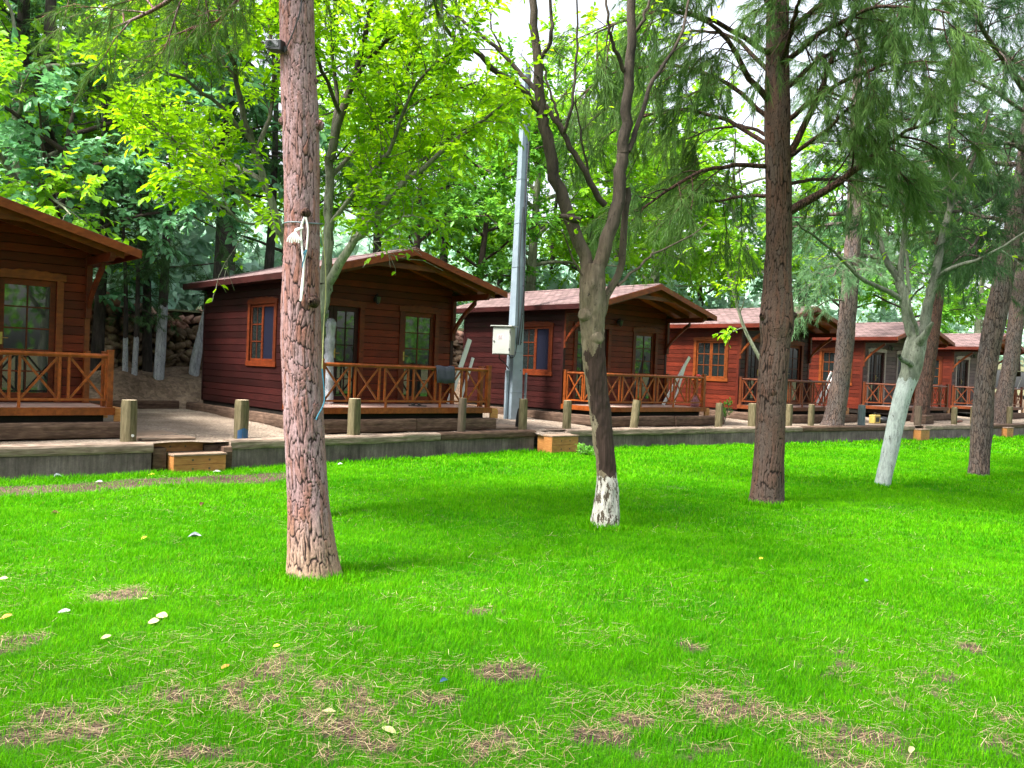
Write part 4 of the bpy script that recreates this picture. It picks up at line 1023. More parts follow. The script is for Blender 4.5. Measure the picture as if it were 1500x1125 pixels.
def plated_trunk(name, P, rad, n, k, mat, parent, cell=.030, zs=3.4, depth=.011, seed=0, flare=.16):
    """pine trunk whose bark plates are real relief; attributes crack and plate drive the bark colour"""
    P = np.column_stack([P, rad]); Pr = smooth_path(P, k); Pc, r = Pr[:, :3], Pr[:, 3]; h = Pc[:, 2]-Pc[0, 2]
    V, Fq, _ = tube_arrays(Pc, r, n); C = np.repeat(Pc, n, 0); d = unit(V-C); th = np.tile(np.arange(n)/n, k); hz_ = np.repeat(h, n); rr = np.repeat(r, n)
    cells = max(8, int(round(2*math.pi*float(np.mean(r))/cell))); warp = np.stack([fbm(V*np.array([7, 7, 2.6])+s_*9.1+seed, 60+s_, 3)-.5 for s_ in (0, 1)], 1)
    wx = np.cos(th*2*np.pi); x = th*cells + warp[:, 0]*2.6; y = hz_/(cell*zs) + warp[:, 1]*2.8
    def per(xx, yy, m_, sd):                          # wrap round the trunk by blending two sheets at the seam
        e, q = worley(xx, yy, sd); e2, q2 = worley(xx+m_, yy, sd); w = np.clip((th-.9)/.1, 0, 1); return e*(1-w)+np.where(w > 0, worley(xx-m_, yy, sd)[0], 0)*w, q
    e1, rid = per(x, y, cells, seed); e2, _ = per(x*2.1+warp[:, 1]*2, y*1.9, cells*2.1, seed+5)
    wide = .08+.46*np.clip(fbm(V*np.array([4, 4, 2.])+seed, 71, 2)-.28, 0, 1)
    crack = np.clip(e1/wide, 0, 1); sub = np.clip(e2/.16, 0, 1); rough = fbm(V*np.array([60, 60, 26]), 81, 3)-.5
    lob = fbm(np.column_stack([d[:, 0]*1.5, d[:, 1]*1.5, V[:, 2]*1.1])+seed*5.7, seed+3, 2)-.5; butt = np.exp(-hz_/.16)*flare*(1+1.1*np.cos(th*2*np.pi*5+seed)*.5)
    V = V + d*(depth*(crack**.7-.7) + depth*.22*(sub-.5) + rough*depth*.55 + (rid-.5)*depth*.8*crack + lob*rr*.20 + butt*rr)[:, None]
    o = raw_mesh(name, V, 4, Fq, mat, smooth=True, parent=parent)
    for nm, val in (('crack', crack*(.55+.45*sub)), ('plate', rid)):
        a = o.data.attributes.new(nm, 'FLOAT', 'POINT'); a.data.foreach_set('value', val.astype(np.float32))
    return Pc, r, o
def plate_mat(name, a, b, crack, foot=None):
    m, nt, p, _ = new_mat(name); big = noise(nt, coords(nt, (1, 1, .5)), 2.6, 4, .65); fine = noise(nt, coords(nt, (1, 1, .5)), 70, 5, .75)
    pl = N(nt, 'ShaderNodeAttribute', attribute_name='plate').outputs['Fac']; ck = N(nt, 'ShaderNodeAttribute', attribute_name='crack').outputs['Fac']
    c = ramp(nt, math_(nt, 'ADD', math_(nt, 'MULTIPLY', pl, .30), math_(nt, 'MULTIPLY', big, .9)), [(.40, a), (.62, tuple(.5*(x+y) for x, y in zip(a, b))), (.80, b)])
    if foot is not None:
        sx = N(nt, 'ShaderNodeSeparateXYZ'); nt.links.new(coords(nt), sx.inputs[0])
        c = mixc(nt, ramp(nt, math_(nt, 'ADD', sx.outputs[2], math_(nt, 'MULTIPLY', big, .4)), [(.25, (.8, .8, .8)), (.8, (0, 0, 0))]), c, foot)
    c = mixc(nt, .8, c, ramp(nt, fine, [(.3, (.5, .5, .5)), (.7, (1.4, 1.4, 1.4))]), 'MULTIPLY')
    fur = noise(nt, coords(nt, (1, 1, .13)), 34, 5, .72, .8); c = mixc(nt, ramp(nt, fur, [(.33, (.85, .85, .85)), (.46, (0, 0, 0))]), c, tuple(2.2*x for x in crack))
    c = mixc(nt, ramp(nt, ck, [(.16, (0, 0, 0)), (.72, (1, 1, 1))]), crack, c)
    nt.links.new(c, p.inputs['Base Color']); p.inputs['Roughness'].default_value = .9; p.inputs['Specular IOR Level'].default_value = .12; bump(nt, p, fine, .5, .006); return m
PLATE = {'pink': plate_mat('pink_plates', (.295, .203, .218), (.225, .105, .082), (.024, .015, .015), (.33, .22, .145)),
         'dark': plate_mat('dark_plates', (.085, .064, .055), (.100, .055, .040), (.010, .007, .006))}

def pine_twigs(Wd, limbs, rng, sp2=.26, L2=(.55, 1.1), L3=(.25, .5), n3=5, t0=.15, droop=-.5, ang2=.95, mi=0):
    """limbs: list of (path, r_at_base). Returns needle anchors"""
    AP, AD = [], []
    def dress(P, m):
        for t in np.linspace(.25, 1, m):
            p, d = along(P, t); AP.append(p); AD.append(unit(d))
    for P, r in limbs:
        L = np.linalg.norm(np.diff(P, axis=0), axis=1).sum(); n2 = max(2, int(L*(1-t0)/sp2))
        for k in range(n2):
            t = t0+(1-t0)*(k+rng.uniform(.1, .9))/n2; p, T = along(P, t)
            l2 = rng.uniform(*L2)*(1.15-.45*t); S_ = curve(p, cdir(T, rng, ang2*rng.uniform(.7, 1.2), .05), l2, rng, droop, .14, 6)
            Wd.tube(S_, np.linspace(max(.004, r*.28), .003, 6), 4, mi)
            for j in range(n3):
                t3 = .25+.75*(j+rng.uniform(0, 1))/n3; p3, T3 = along(S_, t3)
                Q = curve(p3, cdir(T3, rng, .75, 0), rng.uniform(*L3), rng, droop*1.6, .12, 4); Wd.tube(Q, np.linspace(.004, .002, 4), 3, mi); dress(Q, 7)
            dress(S_[3:], 6)
        dress(P[-3:], 6)
    return np.array(AP), np.array(AD)

def branches(limbs, T, mat, sides, rng, *a):
    A_, D_l = [], []
    for P, r in limbs:                                    # each main branch with its twigs is a part of its own
        w_ = Wood(); w_.tube(P, np.linspace(r, .011, len(P)), sides); p_, d_ = pine_twigs(w_, [(P, r)], rng, *a); A_.append(p_); D_l.append(d_); w_.build('branch', mat, T)
    return np.concatenate(A_), np.concatenate(D_l)
def leafy(Wd, limbs, rng, sp2=.28, L2=(.6, 1.2), L3=(.25, .5), n3=5, t0=.2, up=.15, droop=-.15, ang2=.85, comp=7, leafL=.11, ratio=.45, mi=0, droopleaf=.35, nmul=1.0):
    """broadleaf twigs with sprays of leaves; returns P, D, N, L, W"""
    P_, D_l, N_ = [], [], []
    for P, r in limbs:
        L = np.linalg.norm(np.diff(P, axis=0), axis=1).sum(); n2 = max(2, int(L*(1-t0)/sp2))
        for k in range(n2):
            t = t0+(1-t0)*(k+rng.uniform(.1, .9))/n2; p, T = along(P, t); l2 = rng.uniform(*L2)*(1.2-.5*t)
            S_ = curve(p, cdir(T, rng, ang2*rng.uniform(.6, 1.2), up), l2, rng, droop, .16, 6); Wd.tube(S_, np.linspace(max(.005, r*.3), .003, 6), 4, mi)
            tw = [S_[2:]]
            for j in range(n3):
                p3, T3 = along(S_, .2+.8*(j+rng.uniform(0, 1))/n3); Q = curve(p3, cdir(T3, rng, .8, .05), rng.uniform(*L3), rng, droop*2, .15, 4); Wd.tube(Q, np.linspace(.004, .002, 4), 3, mi); tw.append(Q)
            for Q in tw:
                m = int(comp*nmul)
                for t4 in np.linspace(.15, 1, m):
                    p4, T4 = along(Q, t4); T4 = unit(T4); sd = unit(np.cross(T4, [0, 0, 1])+rng.normal(0, .15, 3))
                    for sg in ((-1, 1) if t4 < .99 else (0,)):
                        d = unit(T4*.6+sd*sg*.8+rng.normal(0, .22, 3)); d[2] -= droopleaf*rng.uniform(.3, 1.2); P_.append(p4); D_l.append(d); N_.append(np.array([0, 0, 1.])+rng.normal(0, .42, 3))
    n = len(P_); L_ = leafL*rng.uniform(.65, 1.25, n)
    return np.array(P_), np.array(D_l), np.array(N_), L_, L_*ratio*rng.uniform(.85, 1.15, n)
def limb(pts, n=14): return smooth_path(np.array(pts, float), n)
def A3(*q): return np.array([at(*p) for p in q])

def tree_root(name, base, label, cat='tree', group=None):
    r = empty(name, tuple(base)); return tag(r, label, cat, group)
def settle(root):
    """children were made in world space: move them under the root"""
    for o in bpy.data.objects:
        if o.parent is root and o.get('_w', 0) == 0 and o.type == 'MESH':
            o.matrix_parent_inverse = Matrix.Translation(-Vector(root.location))

def pine_crown(wd, Pc, r_, z0, z1, n, Ls, rng, az=None, up=.12, droop=-.06):
    limbs = []
    for k in range(n):
        z = z0+(z1-z0)*(k+rng.uniform(.2, .8))/n; i = int(np.argmin(np.abs(Pc[:, 2]-z))); p = Pc[i]; a = rng.uniform(0, 2*math.pi) if az is None else rng.uniform(*az)
        d = np.array([math.cos(a), math.sin(a), up*rng.uniform(-.3, 1.4)]); L = rng.uniform(*Ls)*(1.1-.5*(z-z0)/(z1-z0)); P = curve(p, unit(d), L, rng, droop, .10, 9); r = max(.018, r_[i]*.33)
        wd.tube(P, np.linspace(r, .008, 9), 7); limbs.append((P, r))
    return limbs
# ---- big pine in front (left)
rng = np.random.default_rng(101)
Y1 = 7.45
b1 = at(462, 846, Y1)
T1 = tree_root('pine_tree', (b1[0], b1[1], 0), 'big pine with pinkish bark in the left foreground, tied with white rope', 'tree', 'pines on the lawn')
wd = Wood()
cp = [(463, 858), (461, 838), (453, 740), (447, 640), (442.5, 540), (441, 440), (443, 330), (441, 200), (437, 100), (435, 0), (433, -150), (436, -350), (430, -560)]
Pc1, r1, _ = plated_trunk('trunk', A3(*[(x, y, Y1) for x, y in cp]), [.232, .215, .175, .165, .163, .158, .149, .151, .146, .140, .13, .11, .08], 150, 1250, PLATE['pink'], T1, .028, 5.6, .0075, 1, .14)
for (x, y, dx, rr) in ((470, 184, 1, .05), (414, 178, -1, .045), (416, 52, -1, .05), (462, 120, 1, .03)):
    kw = Wood(); c = at(x, y, Y1-.03); kw.tube([c-np.array([dx*.10, -.02, .02]), c-np.array([dx*.05, 0, .0]), c+np.array([dx*.012, -.01, .005]), c+np.array([dx*.028, -.012, .008])], [rr*1.7, rr*1.25, rr*.8, rr*.25], 14); kw.build('knot', BARK['pine1'], T1)
for (x, y) in ((445.5, 311), (456, 441)):
    kw = Wood(); c = at(x, y, Y1-.145); kw.tube([c+np.array([0, .06, 0]), c+np.array([.005, .01, -.003]), c+np.array([.007, -.035, -.008]), c+np.array([.007, -.05, -.01])], [.06, .04, .03, .012], 12); kw.build('knot', BARK['pine2'], T1)
limbs = []
for pts, r in (([(433, -170, Y1), (340, -80, 7.7), (245, 2, 8.1), (165, 42, 8.5)], .04), ([(433, -215, Y1), (300, -140, 8.1), (185, -65, 8.7), (95, -15, 9.1)], .04), ([(433, -110, Y1), (385, -40, 7.9), (325, 25, 8.3), (285, 62, 8.7)], .03),
               ([(434, -190, Y1), (520, -150, 7.7), (600, -90, 8.2), (650, -40, 8.6)], .035), ([(433, -260, Y1), (400, -200, 8.2), (330, -120, 9), (250, -40, 9.6)], .035), ([(433, -330, Y1), (330, -330, 7.0), (200, -300, 6.6)], .035), ([(433, -380, Y1), (560, -390, 7.2), (690, -360, 7.0)], .035), ([(430, -450, Y1), (400, -500, 6.4), (380, -520, 5.6)], .03), ([(430, -480, Y1), (470, -500, 8.6), (520, -480, 9.6)], .03)):
    P = limb(A3(*pts)); limbs.append((P, r))
limbs += pine_crown(Wood(), Pc1, r1, 6.3, float(Pc1[-1, 2])-.3, 13, (2.4, 3.6), rng)
AP, AD = branches(limbs, T1, BARK['pine1'], 7, rng, .19, (.5, 1.0), (.25, .45), 6, .25, -.6)
needle_mesh('crown', AP, AD, .15, .0034, rng, LEAF['pine'], T1, per=10)
settle(T1)

# ---- forked tree, half painted
rng = np.random.default_rng(102)
Y2 = 10.2
b2 = at(885, 775, Y2)
T2 = tree_root('forked_tree', (b2[0], b2[1], 0), 'forked tree with flaking white paint at its foot and a dark bare trunk')
wd = Wood()
Pc, rr, V, Fq = trunk(wd, A3(*[(x, y, Y2) for x, y in ((885, 783), (886, 765), (889, 700), (883, 640), (874, 560), (868, 500), (868, 450), (868, 415), (869, 388))]), [.19, .168, .122, .118, .125, .138, .150, .150, .13], 72, 420, .019, 20, 3)
fc = V[Fq].mean(1); cen = np.repeat(Pc[:-1], 72, 0)[:len(fc)]; dn = unit((fc-cen)*np.array([1, 1, 0])); jag = (fbm(fc*np.array([14, 14, 5]), 8, 3)-.5)
facing = dn[:, 0]*.45 - dn[:, 1]*.89 + jag*1.3
zlo, zhi = .63, 2.06
wd.mi[-1] = ((facing > .28) & (fc[:, 2] > zlo+jag*.35) & (fc[:, 2] < zhi+jag*.9+.16*dn[:, 0])).astype(int)
for (x, y, dx) in ((853, 460, -1), (878, 494, .7)):             # pruned stubs
    c = at(x, y, Y2-.12); d = np.array([dx*.06, -.055, .02]); wd.tube([c-d*1.4, c-d*.5, c+d*.05, c+d*.18, c+d*.10], [.10, .082, .064, .05, .012], 18)
L2s = []
def mk(pts, ra, rb, n=16, sides=10, mi=0):
    P = limb(A3(*pts), n); P = P + np.concatenate([np.zeros((1, 3)), rng.normal(0, .010, (n-1, 3))]); q = .92 if ra > .06 else .78; wd.tube(P, np.linspace(ra, rb, n)*q, sides, mi); return P
mk([(866, 410, Y2), (858, 380, Y2), (833, 318, 10.15), (812, 255, 10.1), (800, 190, 10.1), (795, 165, 10.1)], .088, .068, 18, 14, 0)
mk([(795, 170, 10.1), (789, 105, 10.1), (784, 50, 10.1), (780, -40, 10.1), (775, -120, 10.1)], .068, .035)
L2s.append((mk([(797, 168, 10.1), (765, 130, 10.0), (720, 100, 9.9), (683, 62, 9.8), (660, 50, 9.8), (640, 15, 9.7), (630, -40, 9.7)], .05, .02), .03))
L2s.append((mk([(683, 62, 9.8), (670, 25, 9.8), (665, -40, 9.8)], .028, .014), .02))
L2s.append((mk([(792, 138, 10.1), (765, 110, 10.3), (738, 80, 10.4), (700, 45, 10.5), (650, 5, 10.6), (620, -25, 10.6)], .04, .018), .025))
L2s.append((mk([(790, 88, 10.1), (808, 55, 10.0), (806, 10, 10.0), (800, -60, 9.9)], .035, .018), .02))
L2s.append((mk([(738, 80, 10.4), (722, 45, 10.4), (714, 10, 10.4), (708, -40, 10.4)], .016, .008, 10, 6), .015))
mk([(872, 412, Y2), (882, 372, Y2), (900, 318, 10.2), (910, 255, 10.25), (913, 222, 10.25)], .095, .075, 18, 14, 0)
mk([(913, 225, 10.25), (917, 170, 10.25), (922, 100, 10.25), (926, 40, 10.25), (926, -100, 10.25)], .075, .05)
L2s.append((mk([(920, 222, 10.25), (938, 175, 10.4), (950, 130, 10.5), (975, 90, 10.6), (1000, 45, 10.7), (1010, -10, 10.8)], .042, .018), .025))
L2s.append((mk([(915, 105, 10.25), (898, 65, 10.1), (890, 30, 10.0), (885, -30, 10.0)], .035, .014), .02))
L2s.append((mk([(924, 60, 10.25), (945, 20, 10.2), (955, -30, 10.2)], .03, .015), .02))
mk([(886, 300, 10.2), (862, 262, 10.1), (838, 222, 10.05), (820, 185, 10.0), (797, 155, 10.0)], .052, .032, 14, 10, 0)
L2s.append((mk([(826, 195, 10.0), (834, 170, 9.9), (842, 110, 9.9), (846, 50, 9.9), (842, -20, 9.9)], .028, .012), .015))
L2s.append((mk([(826, 195, 10.0), (812, 150, 10.05), (800, 110, 10.1), (790, 70, 10.1)], .024, .012), .015))
L2s.append((mk([(861, 250, 10.1), (855, 215, 10.0), (848, 180, 9.95), (842, 140, 9.9)], .018, .01, 10, 6), .01))
mk([(878, 470, 10.35), (890, 430, 10.36), (908, 400, 10.38), (914, 350, 10.4), (916, 310, 10.4), (921, 275, 10.4)], .06, .05, 14, 12, 0)
L2s.append((mk([(905, 418, 10.35), (925, 400, 10.5), (950, 378, 10.7), (960, 370, 10.8), (1010, 345, 11.2), (1050, 320, 11.6)], .026, .008, 12, 7), .012))
L2s.append((mk([(862, 415, Y2), (845, 392, 10.1), (832, 360, 10.0), (820, 335, 9.9)], .02, .007, 10, 6), .01))
mk([(848, 322, 10.12), (838, 320, 10.05), (825, 316, 10.0), (820, 318, 9.98)], [.05, .045, .04, .03][0], .03, 6, 10, 0)
P_, D_l, N_, L_, W_l = leafy(wd, L2s, rng, .5, (.35, .8), (.15, .3), 3, .4, .1, -.3, .9, 5, .085, .42, 0, nmul=.6)
keep = rng.uniform(0, 1, len(P_)) < .42
wd.build('trunk', [BARK['forked'], BARK['scar']], T2); leaves_mesh('crown', P_[keep], D_l[keep], N_[keep], L_[keep], W_l[keep], LEAF['walnut'], T2)
settle(T2)

# ---- dark straight pine
rng = np.random.default_rng(103)
Y3 = 12.7
b3 = at(1123, 740, Y3)
T3 = tree_root('pine_tree', (b3[0], b3[1], 0), 'dark straight pine with a swollen knot, standing right of centre on the lawn', 'tree', 'pines on the lawn')
wd = Wood()
Pc3, r3, _ = plated_trunk('trunk', A3(*[(x, y, Y3) for x, y in ((1121, 752), (1123, 735), (1128, 650), (1132, 560), (1136, 505), (1138, 478), (1138, 455), (1139, 400), (1141, 300), (1139, 200), (1139, 100), (1139, 0), (1140, -140), (1142, -320), (1140, -480))]),
      [.262, .240, .208, .202, .20, .232, .222, .188, .178, .172, .160, .150, .135, .10, .06], 110, 800, PLATE['dark'], T3, .046, 6, .0095, 4, .16)
for (x, y, dx) in ((1162, 462, 1), (1118, 462, -1), (1133, 572, 0)):
    kw = Wood(); c = at(x, y, Y3-(.05 if dx else .18)); d = np.array([dx*.05, -.03, .01]); kw.tube([c-d, c, c+d*.5, c+d*.9], [.10, .075, .045, .02], 12); kw.build('knot', BARK['pine2'], T3)
limbs = []
for pts, r in (([(1152, 312, Y3), (1200, 283, 12.5), (1250, 250, 12.2), (1290, 217, 12.0), (1335, 190, 11.7), (1400, 170, 11.4)], .068), ([(1148, 240, Y3), (1172, 196, 12.6), (1200, 140, 12.4), (1222, 80, 12.2), (1250, 25, 12.0), (1265, -40, 11.8)], .058),
               ([(1150, 232, Y3), (1200, 200, 12.3), (1245, 160, 11.9), (1285, 140, 11.5)], .035), ([(1128, 244, Y3), (1072, 243, 12.5), (1020, 255, 12.2), (960, 290, 11.9), (925, 325, 11.7)], .038),
               ([(1128, 150, Y3), (1095, 110, 12.4), (1060, 50, 12.1), (1010, 18, 11.8), (955, -5, 11.5)], .05), ([(1130, 110, Y3), (1080, 60, 13.2), (1020, 45, 13.6), (960, 60, 14)], .035),
               ([(1150, 130, Y3), (1190, 95, 12.6), (1230, 70, 12.6), (1290, 40, 12.6)], .04), ([(1145, 60, Y3), (1200, 10, 12.2), (1280, -20, 11.6), (1350, -10, 11.2)], .045), ([(1145, 100, Y3), (1160, 40, 11.8), (1170, 0, 11.1), (1180, -20, 10.5)], .04), ([(1135, 20, Y3), (1100, -30, 12.2), (1060, -60, 11.6), (1000, -70, 11.0)], .04),
               ([(1145, -20, Y3), (1230, -80, 12.4), (1330, -110, 12.1), (1430, -90, 11.8)], .045), ([(1128, 200, Y3), (1090, 185, 13.3), (1040, 190, 14), (985, 210, 14.6)], .03), ([(1138, -100, Y3), (1040, -150, 12.6), (930, -170, 12.3)], .04), ([(1130, 285, Y3), (1080, 290, 13.4), (1020, 300, 14.2), (960, 330, 15)], .03), ([(1130, 215, Y3), (1060, 175, 13.2), (980, 160, 13.8), (900, 190, 14.4), (860, 230, 14.8)], .035), ([(1130, 175, Y3), (1060, 120, 12.9), (980, 95, 13.2), (890, 110, 13.6), (840, 150, 13.9)], .035), ([(1132, 80, Y3), (1040, 30, 12), (950, 20, 11.6), (870, 50, 11.3)], .04), ([(1150, 180, Y3), (1215, 130, 12), (1290, 95, 11.4), (1370, 90, 11)], .04), ([(1150, 90, Y3), (1225, 35, 11.7), (1300, 10, 11), (1390, 20, 10.4)], .04),
               ([(1150, 270, Y3), (1210, 262, 13.4), (1280, 270, 14), (1340, 290, 14.5)], .03), ([(1140, -220, Y3), (1240, -280, 13), (1340, -300, 13.3)], .04), ([(1140, -300, Y3), (1080, -360, 11.8), (1040, -380, 11)], .03)):
    P = limb(A3(*pts)); P[1:] += rng.normal(0, .012, P[1:].shape); limbs.append((P, r))
limbs += pine_crown(Wood(), Pc3, r3, 8.2, float(Pc3[-1, 2])-.3, 10, (2.4, 3.8), rng)
AP, AD = branches(limbs, T3, BARK['pine2'], 8, rng, .18, (.6, 1.35), (.3, .6), 6, .2, -.9)
needle_mesh('crown', AP, AD, .20, .0052, rng, LEAF['pine'], T3, per=11, spread=.5, sag=.6)
settle(T3)

# ---- whitewashed forked tree
rng = np.random.default_rng(104)
Y4 = 15.2
b4 = at(1293, 715, Y4)
T4 = tree_root('forked_tree', (b4[0], b4[1], 0), 'leaning forked tree whitewashed to shoulder height, on the lawn at right')
wd = Wood()
trunk(wd, A3(*[(x, y, Y4) for x, y in ((1291, 722), (1294, 705), (1308, 640), (1322, 580), (1334, 545), (1338, 520), (1346, 488))]), [.142, .128, .138, .147, .158, .178, .15], 44, 160, .010, 14, 6)
L4 = []
def mk4(pts, ra, rb, n=14, s=9):
    ra *= .82; rb *= .75; P = limb(A3(*pts), n); P[1:] += rng.normal(0, .010, P[1:].shape); wd.tube(P, np.linspace(ra, rb, n), s); return P
mk4([(1341, 520, Y4), (1334, 480, Y4), (1324, 440, Y4), (1318, 412, Y4)], .125, .105)
L4.append((mk4([(1322, 440, Y4), (1300, 425, 15.1), (1275, 415, 15.0), (1250, 398, 14.9), (1225, 372, 14.8), (1190, 345, 14.6), (1165, 325, 14.5)], .06, .018), .03))
L4.append((mk4([(1318, 412, Y4), (1300, 385, 15.3), (1288, 352, 15.4), (1278, 325, 15.5), (1270, 290, 15.6)], .075, .03), .03))
mk4([(1318, 415, Y4), (1319, 390, 15.2), (1323, 350, 15.2), (1326, 325, 15.2)], .07, .045)
L4.append((mk4([(1326, 330, 15.2), (1322, 290, 15.2), (1315, 250, 15.2), (1310, 215, 15.2), (1308, 170, 15.2)], .04, .015), .02))
L4.append((mk4([(1326, 328, 15.2), (1340, 305, 15.1), (1360, 285, 15.0), (1385, 275, 14.9), (1410, 245, 14.8), (1430, 215, 14.7)], .04, .015), .02))
L4.append((mk4([(1348, 500, 15.1), (1338, 470, 14.95), (1332, 445, 14.9), (1330, 410, 14.9), (1328, 370, 14.95), (1327, 330, 15.0)], .045, .03, 14, 8), .02))
mk4([(1342, 515, Y4), (1353, 480, Y4), (1360, 445, Y4), (1368, 412, Y4)], .13, .10)
mk4([(1368, 415, Y4), (1376, 375, Y4), (1384, 330, 15.3), (1395, 295, 15.4), (1412, 265, 15.5)], .09, .06)
L4.append((mk4([(1395, 295, 15.4), (1420, 250, 15.5), (1435, 210, 15.6), (1450, 160, 15.7)], .055, .02), .025))
L4.append((mk4([(1390, 310, 15.35), (1392, 270, 15.3), (1390, 235, 15.2), (1392, 190, 15.1)], .04, .015), .02))
L4.append((mk4([(1372, 410, Y4), (1385, 398, 15.0), (1410, 388, 14.8), (1440, 378, 14.6), (1475, 358, 14.4), (1505, 338, 14.2)], .055, .022), .025))
mk4([(1345, 505, 15.1), (1354, 490, 14.95), (1362, 478, 14.85), (1366, 473, 14.8)], .10, .03, 6, 10); mk4([(1336, 535, 15.1), (1324, 528, 14.95), (1316, 522, 14.9)], .07, .04, 6, 10)
P_, D_l, N_, L_, W_l = leafy(wd, L4, rng, .5, (.35, .8), (.15, .3), 3, .35, .1, -.3, .9, 5, .11, .45, nmul=.7)
keep = rng.uniform(0, 1, len(P_)) < .30
wd.build('trunk', BARK['white'], T4); leaves_mesh('crown', P_[keep], D_l[keep], N_[keep], L_[keep], W_l[keep], LEAF['walnut'], T4)
settle(T4)

# ---- leaning pine at the right, and the pines on the terrace
def standing_pine(name, ctrl, rad, label, seed, bark, needle, z0, z1, n, Ls, group, per=6, w=.005, L=.17, sp2=.34, n3=5, sides=40, k=220, az=None, extra=(), cat='tree', droop2=-.6, L2=(.6, 1.2)):
    rng = np.random.default_rng(seed); P = A3(*ctrl); T = tree_root(name, (P[0][0], P[0][1], P[0][2]), label, cat, group); wd = Wood()
    Pc, r_, _, _ = trunk(wd, P, rad, sides, k, .012, 10, seed, flare=.04)
    limbs = pine_crown(wd, Pc, r_, z0, z1, n, Ls, rng, az)
    for pts, r in extra:
        Q = limb(A3(*pts)); wd.tube(Q, np.linspace(r, .01, len(Q)), 7); limbs.append((Q, r))
    AP, AD = pine_twigs(wd, limbs, rng, sp2*.62, L2, (.3, .6), n3+1, .16, droop2)
    wd.build('trunk', BARK[bark], T); needle_mesh('crown', AP, AD, L*1.05, w*1.1, rng, LEAF[needle], T, per=per+3); settle(T); return T
Y5 = 17.6
standing_pine('pine_tree', [(x, y, Y5) for x, y in ((1431, 708), (1434, 690), (1440, 600), (1447, 530), (1459, 462), (1472, 400), (1490, 310), (1504, 230), (1515, 120), (1525, 0), (1530, -130), (1532, -260))], [.225, .205, .19, .19, .195, .18, .17, .165, .15, .13, .10, .06],
   'grey barked pine leaning right near the right edge of the lawn', 105, 'pine3', 'pine_dark', 4.2, 11.5, 20, (2.4, 4.0), 'pines on the lawn', 6, .006, .19, .34, 5, 48, 260,
   extra=(([(1500, 245, Y5), (1455, 290, 16.6), (1400, 310, 16.0), (1330, 308, 15.6), (1265, 292, 15.2), (1232, 268, 15)], .045), ([(1512, 150, Y5), (1480, 100, 16), (1450, 60, 15), (1420, 10, 14), (1380, -20, 13)], .07), ([(1490, 330, Y5), (1470, 345, 18.4), (1430, 350, 19), (1380, 360, 19.6)], .035),
          ([(1505, 220, Y5), (1440, 180, 16.8), (1370, 170, 16.2), (1300, 180, 15.8)], .04), ([(1510, 170, Y5), (1430, 120, 17.2), (1340, 100, 16.8), (1260, 110, 16.6)], .04), ([(1515, 110, Y5), (1440, 60, 17), (1350, 40, 16.5), (1270, 50, 16.2)], .04), ([(1498, 270, Y5), (1440, 250, 18.6), (1370, 245, 19.4), (1310, 255, 20)], .035)))
standing_pine('pine_tree', [(x, y, 26.6) for x, y in ((1219, 627), (1222, 612), (1231, 560), (1239, 490), (1244, 430), (1248, 370), (1252, 300), (1254, 220), (1256, 130), (1258, 40))], [.37, .31, .27, .26, .25, .235, .22, .20, .15, .08],
   'pine growing on the terrace behind the wall, its low needles hanging over the fourth cabin', 106, 'pine3', 'pine_far', 5.2, 12, 14, (2.0, 3.2), 'pines on the terrace', 4, .0065, .20, .46, 4,
   extra=(([(1246, 390, 26.6), (1215, 405, 25.6), (1190, 415, 25), (1170, 430, 24.6)], .05), ([(1247, 400, 26.6), (1262, 395, 25.4), (1285, 400, 24.6), (1300, 410, 24)], .05), ([(1247, 380, 26.6), (1235, 380, 25), (1225, 395, 24), (1222, 405, 23.6)], .05), ([(1240, 440, 26.6), (1215, 440, 26), (1195, 450, 25.6), (1180, 452, 25.4)], .03)))
standing_pine('pine_tree', [(x, y, 31) for x, y in ((1346, 626), (1348, 612), (1355, 560), (1363, 500), (1372, 430), (1380, 360), (1388, 270), (1395, 170), (1400, 80))], [.36, .30, .27, .26, .25, .23, .21, .16, .08],
   'brown pine trunk on the terrace just behind the whitewashed forked tree', 107, 'pine2', 'pine_far', 6.5, 13, 13, (2.2, 3.6), 'pines on the terrace', 5, .011, .26, .5, 4)
standing_pine('pine_tree', [(x, y, 33) for x, y in ((1464, 628), (1466, 614), (1475, 560), (1484, 510), (1490, 450), (1497, 390), (1508, 300), (1516, 210), (1522, 120))], [.36, .31, .28, .27, .26, .24, .21, .16, .08],
   'grey pine trunk on the terrace at the right edge, behind the leaning pine', 108, 'pine3', 'pine_dark', 6.8, 13, 13, (2.4, 3.8), 'pines on the terrace', 5, .011, .26, .5, 4)

# ---- walnut behind the big pine
rng = np.random.default_rng(109)
Y9 = 10.4
b9 = onz(474, 762, 0)
T9 = tree_root('walnut_tree', (b9[0], b9[1], 0), 'yellow-green walnut with slim pale stems, growing just behind the big foreground pine')
wd = Wood(); L9 = []
def mk9(pts, ra, rb, leaf=.02, n=14, s=9):
    P = limb(A3(*pts), n); P[1:] += rng.normal(0, .012, P[1:].shape); wd.tube(P, np.linspace(ra, rb, n), s)
    if leaf: L9.append((P, leaf))
yb = b9[1]
mk9([(470, 768, yb), (458, 640, 10.5), (455, 540, 10.5), (468, 460, 10.5), (476, 415, 10.5)], .105, .085, 0, 20, 14)
mk9([(477, 415, 10.5), (481, 350, 10.5), (482, 290, 10.5), (484, 230, 10.5)], .065, .05, 0)
mk9([(484, 235, 10.5), (500, 170, 10.5), (520, 110, 10.5), (532, 60, 10.5), (545, -10, 10.5), (550, -90, 10.5)], .055, .02)
mk9([(487, 205, 10.5), (492, 130, 10.7), (486, 60, 10.8), (490, -20, 10.9), (495, -100, 11)], .03, .012)
